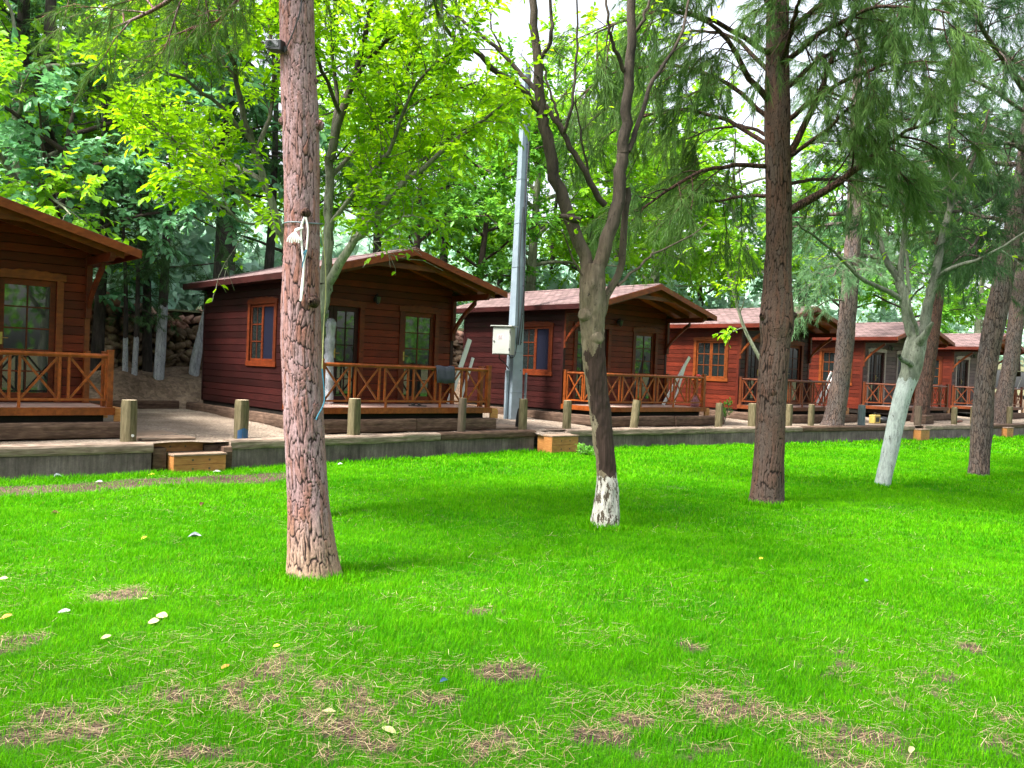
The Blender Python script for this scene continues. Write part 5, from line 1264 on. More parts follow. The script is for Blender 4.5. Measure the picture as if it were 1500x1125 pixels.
mk9([(510, 140, 10.5), (540, 90, 10.2), (580, 45, 10.0), (640, 0, 9.8), (690, -40, 9.6)], .03, .01)
mk9([(478, 418, 10.5), (497, 388, 10.4), (520, 352, 10.3), (536, 335, 10.25), (580, 278, 10.0), (625, 240, 9.8), (680, 195, 9.5), (740, 150, 9.2)], .062, .015)
mk9([(524, 345, 10.3), (540, 300, 10.4), (553, 255, 10.5), (562, 225, 10.6), (580, 160, 10.8), (600, 90, 11), (615, 20, 11.2)], .035, .012)
mk9([(556, 305, 10.15), (595, 260, 10.3), (640, 215, 10.5), (690, 185, 10.7), (745, 165, 10.9)], .03, .01)
mk9([(482, 330, 10.5), (520, 280, 10.2), (560, 235, 9.9), (585, 190, 9.6), (605, 130, 9.4), (640, 90, 9.2), (690, 60, 9)], .03, .01)
mk9([(484, 260, 10.5), (530, 210, 10.9), (580, 165, 11.2), (640, 140, 11.5), (700, 120, 11.8)], .03, .01)
mk9([(470, 440, 10.5), (440, 400, 10.4), (412, 340, 10.3), (400, 305, 10.25), (385, 258, 10.2), (372, 215, 10.15), (365, 190, 10.1)], .055, .035, 0)
mk9([(365, 195, 10.1), (350, 130, 10.0), (335, 70, 9.9), (322, 10, 9.8), (315, -60, 9.7)], .035, .012)
mk9([(375, 225, 10.15), (395, 170, 10.4), (400, 100, 10.6), (395, 30, 10.8), (390, -50, 11)], .03, .012)
mk9([(412, 345, 10.3), (372, 305, 10.1), (330, 270, 9.9), (290, 238, 9.7), (258, 210, 9.5), (225, 190, 9.3)], .03, .01)
mk9([(388, 268, 10.2), (345, 243, 10.4), (310, 232, 10.6), (278, 217, 10.8), (240, 190, 11), (200, 165, 11.2)], .03, .01)
mk9([(405, 318, 10.25), (385, 330, 9.9), (360, 325, 9.6), (335, 308, 9.4), (305, 285, 9.2), (275, 262, 9)], .02, .007, .012)
mk9([(370, 210, 10.1), (330, 165, 9.9), (290, 130, 9.7), (240, 100, 9.5), (180, 80, 9.3)], .028, .01)
mk9([(345, 110, 10), (300, 60, 10.3), (250, 30, 10.6), (190, 10, 10.9)], .022, .01)
mk9([(500, 170, 10.5), (470, 100, 10), (450, 40, 9.6), (440, -20, 9.3)], .026, .01)
mk9([(530, 340, 10.28), (555, 345, 10.1), (580, 325, 9.9), (605, 318, 9.8)], .014, .006, .01)
P_, D_l, N_, L_, W_l = leafy(wd, L9, rng, .105, (.35, .95), (.2, .42), 6, .22, .22, -.08, .85, 6, .105, .46, droopleaf=.28)
L_ *= rng.uniform(.6, 1.2, len(L_)); keep = (rng.uniform(0, 1, len(P_)) < .80) & ((P_[:, 2] > 3.15) | (rng.uniform(0, 1, len(P_)) < .12))
wd.build('trunk', BARK['walnut'], T9); leaves_mesh('crown', P_[keep], D_l[keep], N_[keep], L_[keep], W_l[keep], LEAF['walnut'], T9); settle(T9)

# ---- thin sapling behind the dark pine
rng = np.random.default_rng(110)
bs = onz(1128, 660, 0); ys = bs[1]
TS = tree_root('sapling', (bs[0], bs[1], 0), 'thin leaning sapling with sparse bright leaves beside the dark straight pine', 'sapling')
wd = Wood(); P = limb(A3((1128, 662, ys), (1126, 560, ys), (1110, 520, ys), (1092, 485, ys), (1082, 455, ys), (1075, 430, ys), (1066, 400, ys), (1060, 375, ys)), 18); wd.tube(P, np.linspace(.06, .02, 18), 8)
q = limb(A3((1083, 460, ys), (1090, 440, ys-.2), (1090, 415, ys-.3)), 8); wd.tube(q, np.linspace(.02, .008, 8), 6)
q2 = limb(A3((1094, 488, ys), (1088, 480, ys-.4), (1078, 484, ys-.7)), 6); wd.tube(q2, np.linspace(.015, .006, 6), 6)
P_, D_l, N_, L_, W_l = leafy(wd, [(P[9:], .03), (q, .02), (q2, .02)], rng, .35, (.3, .7), (.15, .3), 3, .1, .1, -.3, .9, 5, .16, .5)
keep = rng.uniform(0, 1, len(P_)) < .45
wd.build('trunk', BARK['grey'], TS); leaves_mesh('crown', P_[keep], D_l[keep], N_[keep], L_[keep], W_l[keep], LEAF['walnut'], TS); settle(TS)

# ------------------------------------------------------------------ trees behind the cabins
def copy_tree(o, parent=None):
    c = o.copy(); COL.objects.link(c)
    if parent is not None: c.parent = parent
    for ch in list(o.children): copy_tree(ch, c)
    return c
def broadleaf(seed, H, R_, leafL, mat, bark, nl=13, comp=6, keepf=.95, sp2=.27, z0f=.28):
    rng = np.random.default_rng(seed); r = empty('broadleaf_tree', (0, 0, 0)); wd = Wood(); limbs = []
    P = curve((0, 0, -.3), np.array([rng.normal(0, .04), rng.normal(0, .04), 1]), H*.72, rng, 0, .03, 12); wd.tube(P, np.linspace(.19, .05, 12), 10)
    for k in range(nl):
        p, T = along(P, z0f+(1-z0f)*(k+rng.uniform(.1, .9))/nl); a = k*2.4+rng.uniform(-.4, .4); hfrac = (p[2])/H; L = R_*rng.uniform(.75, 1.1)*(1.15-.55*max(0, hfrac-.3))
        Q = curve(p, unit([math.cos(a), math.sin(a), rng.uniform(.25, .9)]), L, rng, -.10, .10, 9); wd.tube(Q, np.linspace(.065, .012, 9), 6); limbs.append((Q, .03))
    Q = curve(P[-1], np.array([0, 0, 1.]), H*.28, rng, 0, .1, 8); wd.tube(Q, np.linspace(.05, .01, 8), 6); limbs.append((Q, .03))
    P_, D_l, N_, L_, W_l = leafy(wd, limbs, rng, sp2, (.7, 1.5), (.35, .7), 5, .15, .12, -.22, .9, comp, leafL, .62)
    keep = rng.uniform(0, 1, len(P_)) < keepf
    wd.build('trunk', BARK[bark], r); leaves_mesh('crown', P_[keep], D_l[keep], N_[keep], L_[keep], W_l[keep], LEAF[mat], r); return r
def conifer(seed, H, r0, n, Ls, needle, bark, z0=2.2, w=.010, L=.22, per=5, sp2=.42, n3=4):
    rng = np.random.default_rng(seed); r = empty('conifer_tree', (0, 0, 0)); wd = Wood()
    P = curve((0, 0, -.3), np.array([rng.normal(0, .02), rng.normal(0, .02), 1]), H+.3, rng, 0, .012, 14); Pc, r_, _, _ = trunk(wd, P, np.linspace(r0, .03, 14), 18, 60, .01, 6, seed)
    limbs = pine_crown(wd, Pc, r_, z0, H*.97, n, Ls, rng, None, .1, -.10); AP, AD = pine_twigs(wd, limbs, rng, sp2, (.5, 1.0), (.25, .5), n3, .12, -.6)
    wd.build('trunk', BARK[bark], r); needle_mesh('crown', AP, AD, L, w, rng, LEAF[needle], r, per=per); return r
PROTO = {
 'mul_a': broadleaf(201, 9.5, 3.4, .20, 'mulberry', 'brown'), 'mul_b': broadleaf(202, 11, 3.6, .19, 'mulberry', 'brown', 14),
 'lime_a': broadleaf(203, 11.5, 3.6, .17, 'lime', 'brown', 14), 'lime_b': broadleaf(204, 9, 3.2, .17, 'lime', 'grey'),
 'teal_a': broadleaf(205, 9, 3.3, .20, 'teal', 'brown', 14), 
 'con_w': conifer(206, 10, .13, 15, (.9, 1.8), 'pine_dark', 'wash', 2.4, sp2=.3), 'con_a': conifer(207, 12.5, .25, 20, (1.4, 2.4), 'pine_dark', 'conifer', 4.4), 'con_b': conifer(208, 10, .17, 15, (1.0, 2.0), 'pine_dark', 'conifer', 3.0), 'pin_f': conifer(209, 12, .22, 18, (1.8, 3.2), 'pine_far', 'brown', 4.2, .012, .28)}
USED = set()
def plant(kind, px, v, label, sc=1.0, rot=0.0, z=None, group=None, cat='tree', tilt=(0, 0)):
    d = ray(px, 540); vv = -d[0]*SA + d[1]*CA; p = np.array([0, 0, EYE]) + d*(v/vv); u, v_ = to_uv(p)
    o = PROTO[kind] if kind not in USED else copy_tree(PROTO[kind]); USED.add(kind)
    o.location = (p[0], p[1], ground_z(u, v_) if z is None else z); o.scale = (sc, sc, sc); o.rotation_euler = (tilt[0], tilt[1], rot); return tag(o, label, cat, group)
GC, GB = 'dark conifers behind the cabins', 'broadleaf trees behind the cabins'
plant('con_w', 232, 21.5, 'dark conifer with one thick limewashed trunk on the earth bank between the first two cabins', 1.0, .4, group=GC)
plant('con_w', 197, 21.55, 'dark conifer with a slim limewashed trunk, right one of a close pair', .55, 1.4, group=GC)
plant('con_w', 184, 21.75, 'dark conifer with a slim greyish limewashed trunk, left one of a close pair', .52, 2.9, group=GC)
plant('con_b', 216, 22.3, 'thin dark unpainted conifer against the stone wall, left of the thick limewashed trunk', .75, .2, group=GC)
plant('con_b', 141, 22.2, 'thin dark unpainted conifer rising just right of the first cabin corner post', .9, 2.2, group=GC)
plant('con_a', 57, 23.6, 'tall thick dark conifer above the roof of the first cabin', 1.0, 0, group=GC)
plant('con_a', 6, 24.5, 'tall dark conifer at the left picture edge', 1.05, 2, group=GC)
plant('con_a', 105, 26.5, 'dark conifer standing back between the left trunks', .9, 4, group=GC)
plant('con_a', 318, 26.0, 'left stem of the twin dark trunks above the second cabin roof', .95, 3, group=GC)
plant('con_a', 334, 26.3, 'right stem of the twin dark trunks above the second cabin roof', .9, 5.2, group=GC)
plant('con_b', 386, 27, 'dark conifer just left of the big pine above the roof edge', 1.05, 3, group=GC)
plant('con_b', 548, 26.5, 'dark conifer behind the second cabin, left of its ridge', 1.1, 0.5, group=GC)
plant('con_a', 640, 27.5, 'dark conifer behind the second cabin, right of its ridge', .8, 1.1, group=GC)
plant('con_b', 725, 29, 'dark trunk between the second cabin roof and the steel pole', 1.0, 2.1, group=GC)
plant('con_b', 803, 30, 'dark trunk just right of the steel pole', 1.0, 4.1, group=GC)
plant('teal_a', 70, 21.2, 'blue-green broadleaf tree hanging over the first cabin roof', 1.0, .8, z=.7, group=GB)
plant('teal_a', 215, 29, 'blue-green broadleaf tree above the bank between the first two cabins', 1.7, 3.3, group=GB)
plant('lime_b', 35, 22.6, 'yellow-green broadleaf tree rising over the first cabin at the top left', 1.1, 2.6, group=GB)
plant('lime_a', -30, 26, 'bright green broadleaf tree in the top left corner', 1.15, 1, group=GB)
plant('lime_b', 130, 33, 'bright green broadleaf tree behind the left conifers', 1.9, 2, group=GB)
plant('lime_a', 905, 30, 'tall light green broadleaf tree farther back behind the third cabin', 1.6, 1.2, group=GB)
plant('lime_a', 420, 30, 'bright green broadleaf tree behind the big pine', 1.1, 3, group=GB)
plant('mul_a', 600, 24.6, 'mid green broadleaf tree right behind the second cabin ridge', .92, 0, group=GB)
plant('mul_b', 690, 25.8, 'mid green broadleaf tree left of the steel pole', .95, 1, group=GB)
plant('lime_b', 775, 27.5, 'light green broadleaf tree behind the steel pole', 1.45, 4, group=GB)
plant('lime_a', 560, 34, 'tall light green broadleaf tree far behind the second cabin', 1.3, 5, group=GB)
plant('lime_a', 865, 25.5, 'light green broadleaf tree behind the forked half-painted tree', 1.2, 2.2, group=GB)
plant('lime_b', 960, 27, 'light green broadleaf tree behind the third cabin gable', 1.5, 2.5, group=GB)
plant('lime_b', 1075, 25.5, 'light green broadleaf tree above the fourth cabin roof', 1.45, 1.5, group=GB)
plant('mul_b', 1030, 32, 'mid green broadleaf tree far behind the fourth cabin', 1.2, 3.5, group=GB)
plant('teal_a', 1180, 25, 'blue-green broadleaf tree right of the dark straight pine', 1.2, 1.9, group=GB)
plant('lime_a', 1230, 29, 'light green broadleaf tree behind the fifth cabin', 1.3, .7, group=GB)
plant('mul_a', 1330, 25, 'mid green broadleaf tree above the fifth cabin ridge', 1.25, 4.4, group=GB)
plant('lime_b', 1425, 24.5, 'bright green broadleaf tree above the sixth cabin roof', 1.5, 5, group=GB)
plant('mul_b', 1490, 25, 'mid green broadleaf tree at the right picture edge', 1.4, 2.7, group=GB)
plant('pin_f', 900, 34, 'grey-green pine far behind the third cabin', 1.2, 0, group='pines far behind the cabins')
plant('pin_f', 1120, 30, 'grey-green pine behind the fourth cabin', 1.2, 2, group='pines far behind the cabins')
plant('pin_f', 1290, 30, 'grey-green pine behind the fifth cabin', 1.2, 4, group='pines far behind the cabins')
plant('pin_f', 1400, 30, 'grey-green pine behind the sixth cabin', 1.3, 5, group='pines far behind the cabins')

for (x, y, sc, ro) in ((-6.4, 2.0, 1.1, 1.0), (-2.7, .4, 1.15, 2.5), (1.6, -2.2, 1.1, 4.0)):
    o = copy_tree(PROTO['pin_f']); o.location = (x, y, -.05); o.scale = (sc, sc, sc); o.rotation_euler = (0, 0, ro); tag(o, 'pine standing behind the viewer, only its shade reaches the picture', 'tree', 'pines behind the viewer')
# leaning limewashed trunk beside the second cabin
wd = Wood(); pl = onz(283, 552, 1.27); q0 = at(283, 556, pl[1]); trunk(wd, np.array([q0, at(288, 520, pl[1]), at(296, 487, pl[1]), at(304, 455, pl[1]), at(311, 430, pl[1]+.1)]), [.13, .125, .115, .10, .09], 22, 60, .012, 8, 77)
TL = tree_root('leaning_trunk', tuple(q0), 'whitewashed dead trunk leaning behind the rear corner of the second cabin', 'tree trunk'); o = wd.build('trunk', smooth_bark_mat('limewash', (.3, .32, .36), (.5, .53, .56), (.62, .65, .68)), TL); settle(TL)

def mass(P0, name, label, mat, seed, n=520):
    rng = np.random.default_rng(seed); P_, D_l, N_, L_ = [], [], [], []
    for (u, v, zc, R0, H) in P0:
        w = unit(rng.normal(0, 1, (n, 3)))*(rng.uniform(0, 1, n)**.4)[:, None]; c = w*np.array([R0, R0, H*.42]) + np.array([0, 0, H*.6]); P_.append(c+uvw(u, v, zc))
        D_l.append(unit(w*.5+rng.normal(0, .6, (n, 3)))); N_.append(w+np.array([0, 0, .8])+rng.normal(0, .4, (n, 3))); L_.append(rng.uniform(.3, .6, n))
    P_, D_l, N_, L_ = map(np.concatenate, (P_, D_l, N_, L_))
    tag(leaves_mesh(name, P_, D_l, N_, L_, L_*.6, mat), label, 'woods', kind='stuff')
rg = np.random.default_rng(71)
mass([(u+rg.uniform(-2, 2), rg.uniform(-26, -15), 0, rg.uniform(2, 3.4), rg.uniform(7, 11)) for u in np.arange(-36, 70, 4.2)], 'park_trees', 'green park trees across the lawn, seen only as reflections in the door glass', LEAF['mulberry'], 72, 300)
rg = np.random.default_rng(73)
mass([(rg.uniform(-30, 70), rg.uniform(25.5, 37), 2.6, rg.uniform(.9, 1.9), rg.uniform(1.6, 4.2)) for k in range(170)], 'slope_bushes', 'bushes covering the slope above the stone wall, haze painted into their pale green', LEAF['far'], 74, 300)
# far wooded slope: one mass
rng = np.random.default_rng(300); P_, D_l, N_, L_ = [], [], [], []
for k in range(430):
    v = rng.uniform(42, 150); u = rng.uniform(-90, 150)*(.6+v/160); zc = float(hill_z(u, v))
    R0 = rng.uniform(2.0, 3.6); H = rng.uniform(4.5, 9.5); n = 420
    w = unit(rng.normal(0, 1, (n, 3)))*(rng.uniform(0, 1, n)**.4)[:, None]; lump = 1+.6*(fbm(w*2.2+k*9.1, k % 50, 2)-.5)
    c = w*lump[:, None]*np.array([R0, R0, H*.5]) + np.array([0, 0, H*.55]); base = uvw(u, v, zc)
    P_.append(c+base); D_l.append(unit(w*.5+rng.normal(0, .6, (n, 3)))); N_.append(w+np.array([0, 0, .8])+rng.normal(0, .4, (n, 3))); L_.append(rng.uniform(.35, .8, n))
P_, D_l, N_, L_ = map(np.concatenate, (P_, D_l, N_, L_))
tag(leaves_mesh('far_woods', P_, D_l, N_, L_, L_*.6, LEAF['far']), 'wooded slope far behind the cabins, haze and skylight painted into its pale green', 'woods', kind='stuff')

# ------------------------------------------------------------------ utility pole and its box
pp = onz(751, 617, .47); YP = pp[1]
PO = tag(empty('utility_pole', (pp[0], pp[1], .45), R(33)), 'tall galvanised steel utility pole with cables strapped along it, between two cabins', 'utility pole')
mb = MB(); H = 9.0
def sect(z): 
    w = .168 - .096*z/H; return w
zs = np.linspace(-.2, H, 24); n = len(zs); V = []
for z in zs:
    w = sect(z); g = w*.42
    for (x, y) in ((-w, -w), (w*.16, -w), (w*.22, -w+.025), (w, -w+.02), (w, w), (-w, w)): V.append((x, y, z))
fs = [(k*6+a_, k*6+(a_+1) % 6, k*6+6+(a_+1) % 6, k*6+6+a_) for k in range(n-1) for a_ in range(6)]
mb.add(V, fs); mb.add(V[-6:], [(0, 1, 2, 3, 4, 5)]); mb.build('mast', M['metal_galv'], PO)
for z in (.75, 1.75, 3.9, 5.0, 6.1, 7.4):
    b_ = MB(); w = sect(z)+.004; b_.tube([(-w, -w, z), (w, -w+.015, z+.004), (w, w, z), (-w, w, z-.004), (-w, -w, z)], .008, 6); b_.build('strap', M['metal_galv_b'], PO)
b_ = MB()
for k, z in enumerate(np.linspace(.6, 8.4, 12)):
    w = sect(z); b_.tube([(w*.6, -w+.024, z), (w*.6, -w+.018, z)], .016, 8)
b_.build('bolt_hole', M['black'], PO)
for dx, r_, zt in ((.05, .016, 8.9), (.085, .013, 8.9), (-.05, .012, 5.4)):
    P = [(dx+.03*math.sin(z*1.7+dx*40)-.05*(z < 3.2)*(3.2-z), -sect(z)-.022, z) for z in np.linspace(1.95, zt, 16)]
    b_ = MB(); b_.tube(smooth_path(P, 40), r_, 6); b_.build('cable', M['black'], PO)
b_ = MB(); b_.box((.20, -.225, -.1), (.24, -.165, 1.25)); b_.build('conduit', M['metal_galv_b'], PO, bevel=.006)
b_ = MB(); b_.box((-.265, -.05, -.1), (-.205, .03, 1.3)); b_.build('conduit', M['metal_galv'], PO, bevel=.006)
ec = at(738, 499, YP-.42)
EB = tag(empty('electric_box', tuple(ec), R(-24)), 'pale grey electric cabinet with a small warning sticker, strapped to the steel pole', 'electric box')
b_ = MB(); b_.box((-.245, -.13, -.345), (.245, .13, .335)); b_.build('housing', M['box_paint'], EB, bevel=.008)
b_ = MB(); b_.box((-.225, -.148, -.325), (.225, -.133, .318)); dr = b_.build('door', M['box_paint'], EB, bevel=.004)
b_ = MB(); b_.tube([(-.195, -.15, -.02), (-.195, -.165, -.02)], .018, 10); b_.build('lock', M['black'], dr)
for z in (.22, -.22): b_ = MB(); b_.box((.212, -.156, z-.035), (.236, -.1485, z+.035)); b_.build('hinge', M['black'], dr)
b_ = MB(); b_.prism([(-.19, .345), (.19, .345), (.19, .362), (-.19, .37)], 0, -.29, .29); b_.build('rain_hood', M['box_paint'], EB, bevel=.003)
b_ = MB(); b_.box((-.10, -.1505, .02), (.055, -.149, .155)); st_ = b_.build('sticker', M['sticker'], dr)
b_ = MB(); b_.prism([(-.085, .10), (-.045, .10), (-.065, .142)], 1, -.1518, -.1506); b_.build('warning_mark', M['ink_red'], st_)
b_ = MB()
for k in range(5): b_.box((-.03 if k < 2 else -.085, -.1518, .128-.024*k), (.045-.012*(k % 3), -.1506, .138-.024*k))
b_.build('print_lines', M['ink'], st_)
b_ = MB(); b_.tube(smooth_path([(-.10, 0, -.345), (-.10, .0, -.45), (.02, .05, -.55), (.06, .2, -.68)], 14), .014, 6); b_.build('cable', M['black'], EB)
b_ = MB(); b_.tube(smooth_path([(.16, 0, -.345), (.2, .02, -.42), (.29, .05, -.36), (.31, .1, -.1)], 14), .012, 6); b_.build('cable', M['black'], EB)

# ------------------------------------------------------------------ things on the porches
def plank(p, q, w, d, label, name='white_board'):
    b_ = MB(); p = np.array(p); q = np.array(q); b_.bar(np.zeros(3), q-p, d, w, (CA, SA, 0)); o = b_.build(name, M['white_board'], None, tuple(p), bevel=.003); return tag(o, label, 'board', 'white boards leaning in the porches')
def lean(x0, y0, x1, y1, dY): 
    p = onz(x0, y0-4.5, .955); return p, at(x1, y1, p[1]+dY*.6)
for (a_, w, lab) in (((657, 596, 688, 497, .5), .12, 'wide white board leaning in the second cabin porch'), ((673, 594, 693, 524, .4), .075, 'short narrow white board leaning in the second cabin porch'),
                  ((971, 598, 1010, 523, .5), .10, 'long white board leaning in the third cabin porch'), ((986, 598, 1004, 534, .45), .07, 'shorter white board leaning in the third cabin porch'),
                  ((1196, 597, 1218, 545, .5), .09, 'left white board leaning in the fourth cabin porch'), ((1203, 597, 1223, 545, .55), .08, 'right white board leaning in the fourth cabin porch'),
                  ((1357, 592, 1378, 543, .6), .11, 'white board leaning in the fifth cabin porch'), ((1474, 590, 1488, 549, .6), .09, 'left white board leaning in the sixth cabin porch'), ((1484, 590, 1496, 553, .6), .08, 'right white board leaning in the sixth cabin porch')):
    p, q = lean(*a_); plank(p, q, w, .03, lab)
# towel folded over the second cabin rail
tb = uvw(CAB_U[1], CAB_V[1], .95); TW = tag(empty('towel', tuple(tb), A), 'dark grey towel hung over the second cabin porch rail', 'towel')
pr = [(-.075, .50), (-.066, .62), (-.058, .74), (-.045, .82), (-.01, .845), (.03, .838), (.045, .78), (.052, .66), (.056, .56)]
mb = MB(); nx = 14; V = []
for k in range(nx):
    x = 2.62+.46*k/(nx-1)
    for (y, z) in pr: V.append((x+.012*math.sin(z*30), -PD+.045+y+.008*math.sin(k*1.3+z*7), z+.010*math.sin(k*.7)))
m_ = len(pr); mb.add(V, [(k*m_+a_, k*m_+a_+1, k*m_+m_+a_+1, k*m_+m_+a_) for k in range(nx-1) for a_ in range(m_-1)]); o = mb.build('cloth', M['towel'], TW, smooth=True)
sm = o.modifiers.new('thick', 'SOLIDIFY'); sm.thickness = .012; sm.offset = 0
def bag(x, y_, s, label, mat, name='striped_bag', cat='bag', hh=1.0):
    p = onz(x, y_-4.5, .953); mb = MB(); V = []; n = 14; k = 7
    for q_ in range(k):
        t = q_/(k-1); r_ = s*(1-.35*t**3)*(.88+.12*math.sin(t*3.1))
        for a_ in range(n):
            th = a_*2*math.pi/n; w = 1+.10*math.sin(3*th+q_)+.06*math.sin(5*th+2*q_); V.append((r_*w*math.cos(th), r_*.7*w*math.sin(th), s*2*hh*t*(1+.05*math.sin(2*th))))
    mb.add(V, [(q_*n+a_, q_*n+(a_+1) % n, q_*n+n+(a_+1) % n, q_*n+n+a_) for q_ in range(k-1) for a_ in range(n)]+[tuple(range(n-1, -1, -1)), tuple(range((k-1)*n, k*n))])
    return tag(mb.build(name, mat, None, tuple(p), rotz=A, smooth=True), label, cat)
bag(1018, 600, .15, 'pink and white striped bag on the third cabin deck', M['pink_bag'], hh=1.1); bag(1296, 596, .15, 'pink striped bag on the fifth cabin deck', M['pink_bag']); bag(679, 598, .09, 'small pinkish bag on the second cabin deck', M['pink_bag'], hh=.6)
bag(1097, 594, .13, 'blue patterned bag on the fourth cabin deck', M['blue_paint'], 'blue_bag', hh=1.2)
p = onz(653, 589, .953); BK = tag(empty('red_bucket', tuple(p)), 'red plastic bucket behind the towel on the second cabin deck', 'bucket')
mb = MB(); mb.tube([(0, 0, 0), (0, 0, .05), (0, 0, .26)], [.085, .09, .12], 16); mb.build('body', M['red_plastic'], BK); mb = MB(); mb.tube([(0, 0, .255), (0, 0, .275)], .128, 16); mb.build('rim', M['red_plastic'], BK)
mb = MB(); mb.tube([(.12*math.cos(t), 0, .27+.10*math.sin(t)) for t in np.linspace(0, math.pi, 12)], .004, 5); mb.build('handle', M['scrap'], BK)
p = onz(651, 574, 1.35); 
for k, (x, y) in enumerate(((607, 595), (616, 595))):
    p = onz(x, y, .953); mb = MB(); pts = [(0, -.13), (.035, -.11), (.045, -.02), (.04, .09), (.02, .125), (-.02, .125), (-.035, .08), (-.03, -.03), (-.035, -.11)]
    mb.prism(pts, 2, 0, .018); mb.prism([(-.04, .0), (.045, .0), (.042, .06), (-.036, .06)], 2, .02, .055); tag(mb.build('slipper', M['black'], None, tuple(p), rotz=A+.5+.3*k, bevel=.004), ['left dark slipper on the second cabin deck', 'right dark slipper on the second cabin deck'][k], 'slipper', 'pair of slippers')
p = onz(480, 592, .955); mb = MB(); zz = np.linspace(0, 1.62, 30); mb.tube([(0.01*math.sin(z*5), 0, z) for z in zz]+[(0, 0, 1.68), (0, 0, 1.70)], list(.098+.010*np.sin(zz*17)+.006*np.sin(zz*41))+[.07, .02], 20)
tag(mb.build('wrapped_roll', M['wrap'], None, tuple(p), smooth=True), 'tall roll wrapped in plastic standing in the second cabin porch', 'wrapped roll')
p = onz(1036, 548, 1.80)
cp_ = uvw(CAB_U[2]+3.78, CAB_V[2]-PD+.045, .95+.835); mb = MB(); V_, F_ = ico(2); 
mb.add(V_*np.array([.07, .05, .035])*(1+.3*(fbm(V_*2, 4, 2)-.5))[:, None]+np.array([0, 0, .02]), [tuple(f) for f in F_]); tag(mb.build('red_rag', M['red_plastic'], None, tuple(cp_), smooth=True), 'small crumpled red rag on the third cabin rail end', 'rag')

# ------------------------------------------------------------------ small things along the terrace
p = uvw(13.02, 14.75, .46); mb = MB(); mb.prism([(-.075, 0), (.075, 0), (.05, .28), (.03, .42), (-.01, .46), (-.05, .30)], 1, -.05, .05); tag(mb.build('black_stake', M['black'], None, tuple(p), rotz=A, bevel=.01), 'stubby black stake on the gravel beside the steel pole', 'stake')
p = onz(190, 640, .47); mb = MB(); mb.tube([(0, 0, 0), (.01, 0, .3), (.03, 0, .52)], .04, 10); tag(mb.build('blue_pipe', M['blue_paint'], None, tuple(p)), 'short dark blue pipe standing beside the first grey post', 'pipe')
p = onz(1281, 620, .47); mb = MB(); YC = tag(empty('tool_case', tuple(p), A), 'yellowish tool case on the gravel left of the whitewashed trunk', 'case'); mb.box((-.20, -.10, 0), (.20, .10, .28)); mb.build('body', M['yellow_paint'], YC, bevel=.02); mb = MB(); mb.tube([(-.08, 0, .28), (-.08, 0, .34), (.08, 0, .34), (.08, 0, .28)], .012, 6); mb.build('handle', M['black'], YC)
mb = MB(); mb.box((-.12, -.104, .05), (.12, -.1005, .2)); mb.build('dark_panel', M['black'], YC)
p = onz(1293, 620, .47); mb = MB(); mb.add(V_*np.array([.22, .16, .13])*(1+.5*(fbm(V_*2+3, 4, 2)-.5))[:, None]+np.array([0, 0, .1]), [tuple(f) for f in F_]); tag(mb.build('dark_sack', M['black'], None, tuple(p), smooth=True), 'slumped dark sack beside the yellowish tool case', 'sack')
p = onz(1356, 621, .47); mb = MB()
for k in range(3): mb.box((-.42+.03*k, -.13, .10*k+.002*k), (.42-.05*k, .13, .10*k+.098)); 
tag(mb.build('timber_pile', M['sleeper'], None, tuple(p), rotz=A+.1, bevel=.006), 'low pile of offcut timbers behind the whitewashed trunk', 'timber pile')
p = onz(1405, 618, .48); mb = MB(); mb.box((-.5, -.07, 0), (.5, .07, .04)); tag(mb.build('red_plank', M['fascia'], None, tuple(p), rotz=A+.25, bevel=.004), 'reddish plank lying on the gravel before the sixth cabin', 'plank')
# leafy shrub tied beside a post
rng = np.random.default_rng(401); p = onz(1060, 622, .46); SH = tree_root('shrub', tuple(p), 'small green shrub tied to a slanting stick beside a post', 'shrub'); wd = Wood()
L_s = []
for k in range(5):
    Q = curve(p, unit([rng.normal(.1, .2), rng.normal(0, .2), 1]), rng.uniform(.45, .75), rng, 0, .12, 8); wd.tube(Q, np.linspace(.012, .005, 8), 5); L_s.append((Q, .01))
P_, D_l, N_, L_, W_l = leafy(wd, L_s, rng, .10, (.10, .22), (.05, .10), 2, .3, .2, -.2, .8, 3, .07, .5); wd.build('stem', BARK['grey'], SH); leaves_mesh('foliage', P_, D_l, N_, L_, W_l, LEAF['mulberry'], SH); settle(SH)
# weeds at the wall foot by the second steps
rng = np.random.default_rng(402); p = onz(862, 668, 0); WE = tree_root('weed', tuple(p), 'clump of low weeds at the wall foot right of the second steps', 'weed'); wd = Wood(); L_s = []
for k in range(14):
    Q = curve(p+np.array([rng.normal(0, .16), rng.normal(0, .06), 0]), unit([rng.normal(0, .6), rng.normal(-.1, .3), 1]), rng.uniform(.14, .30), rng, -1, .2, 6); wd.tube(Q, np.linspace(.004, .002, 6), 4); L_s.append((Q, .004))
P_, D_l, N_, L_, W_l = leafy(wd, L_s, rng, .06, (.04, .1), (.03, .06), 2, .2, .2, -.2, .8, 3, .055, .5); wd.build('stem', BARK['grey'], WE); leaves_mesh('foliage', P_, D_l, N_, L_, W_l, LEAF['mulberry'], WE); settle(WE)

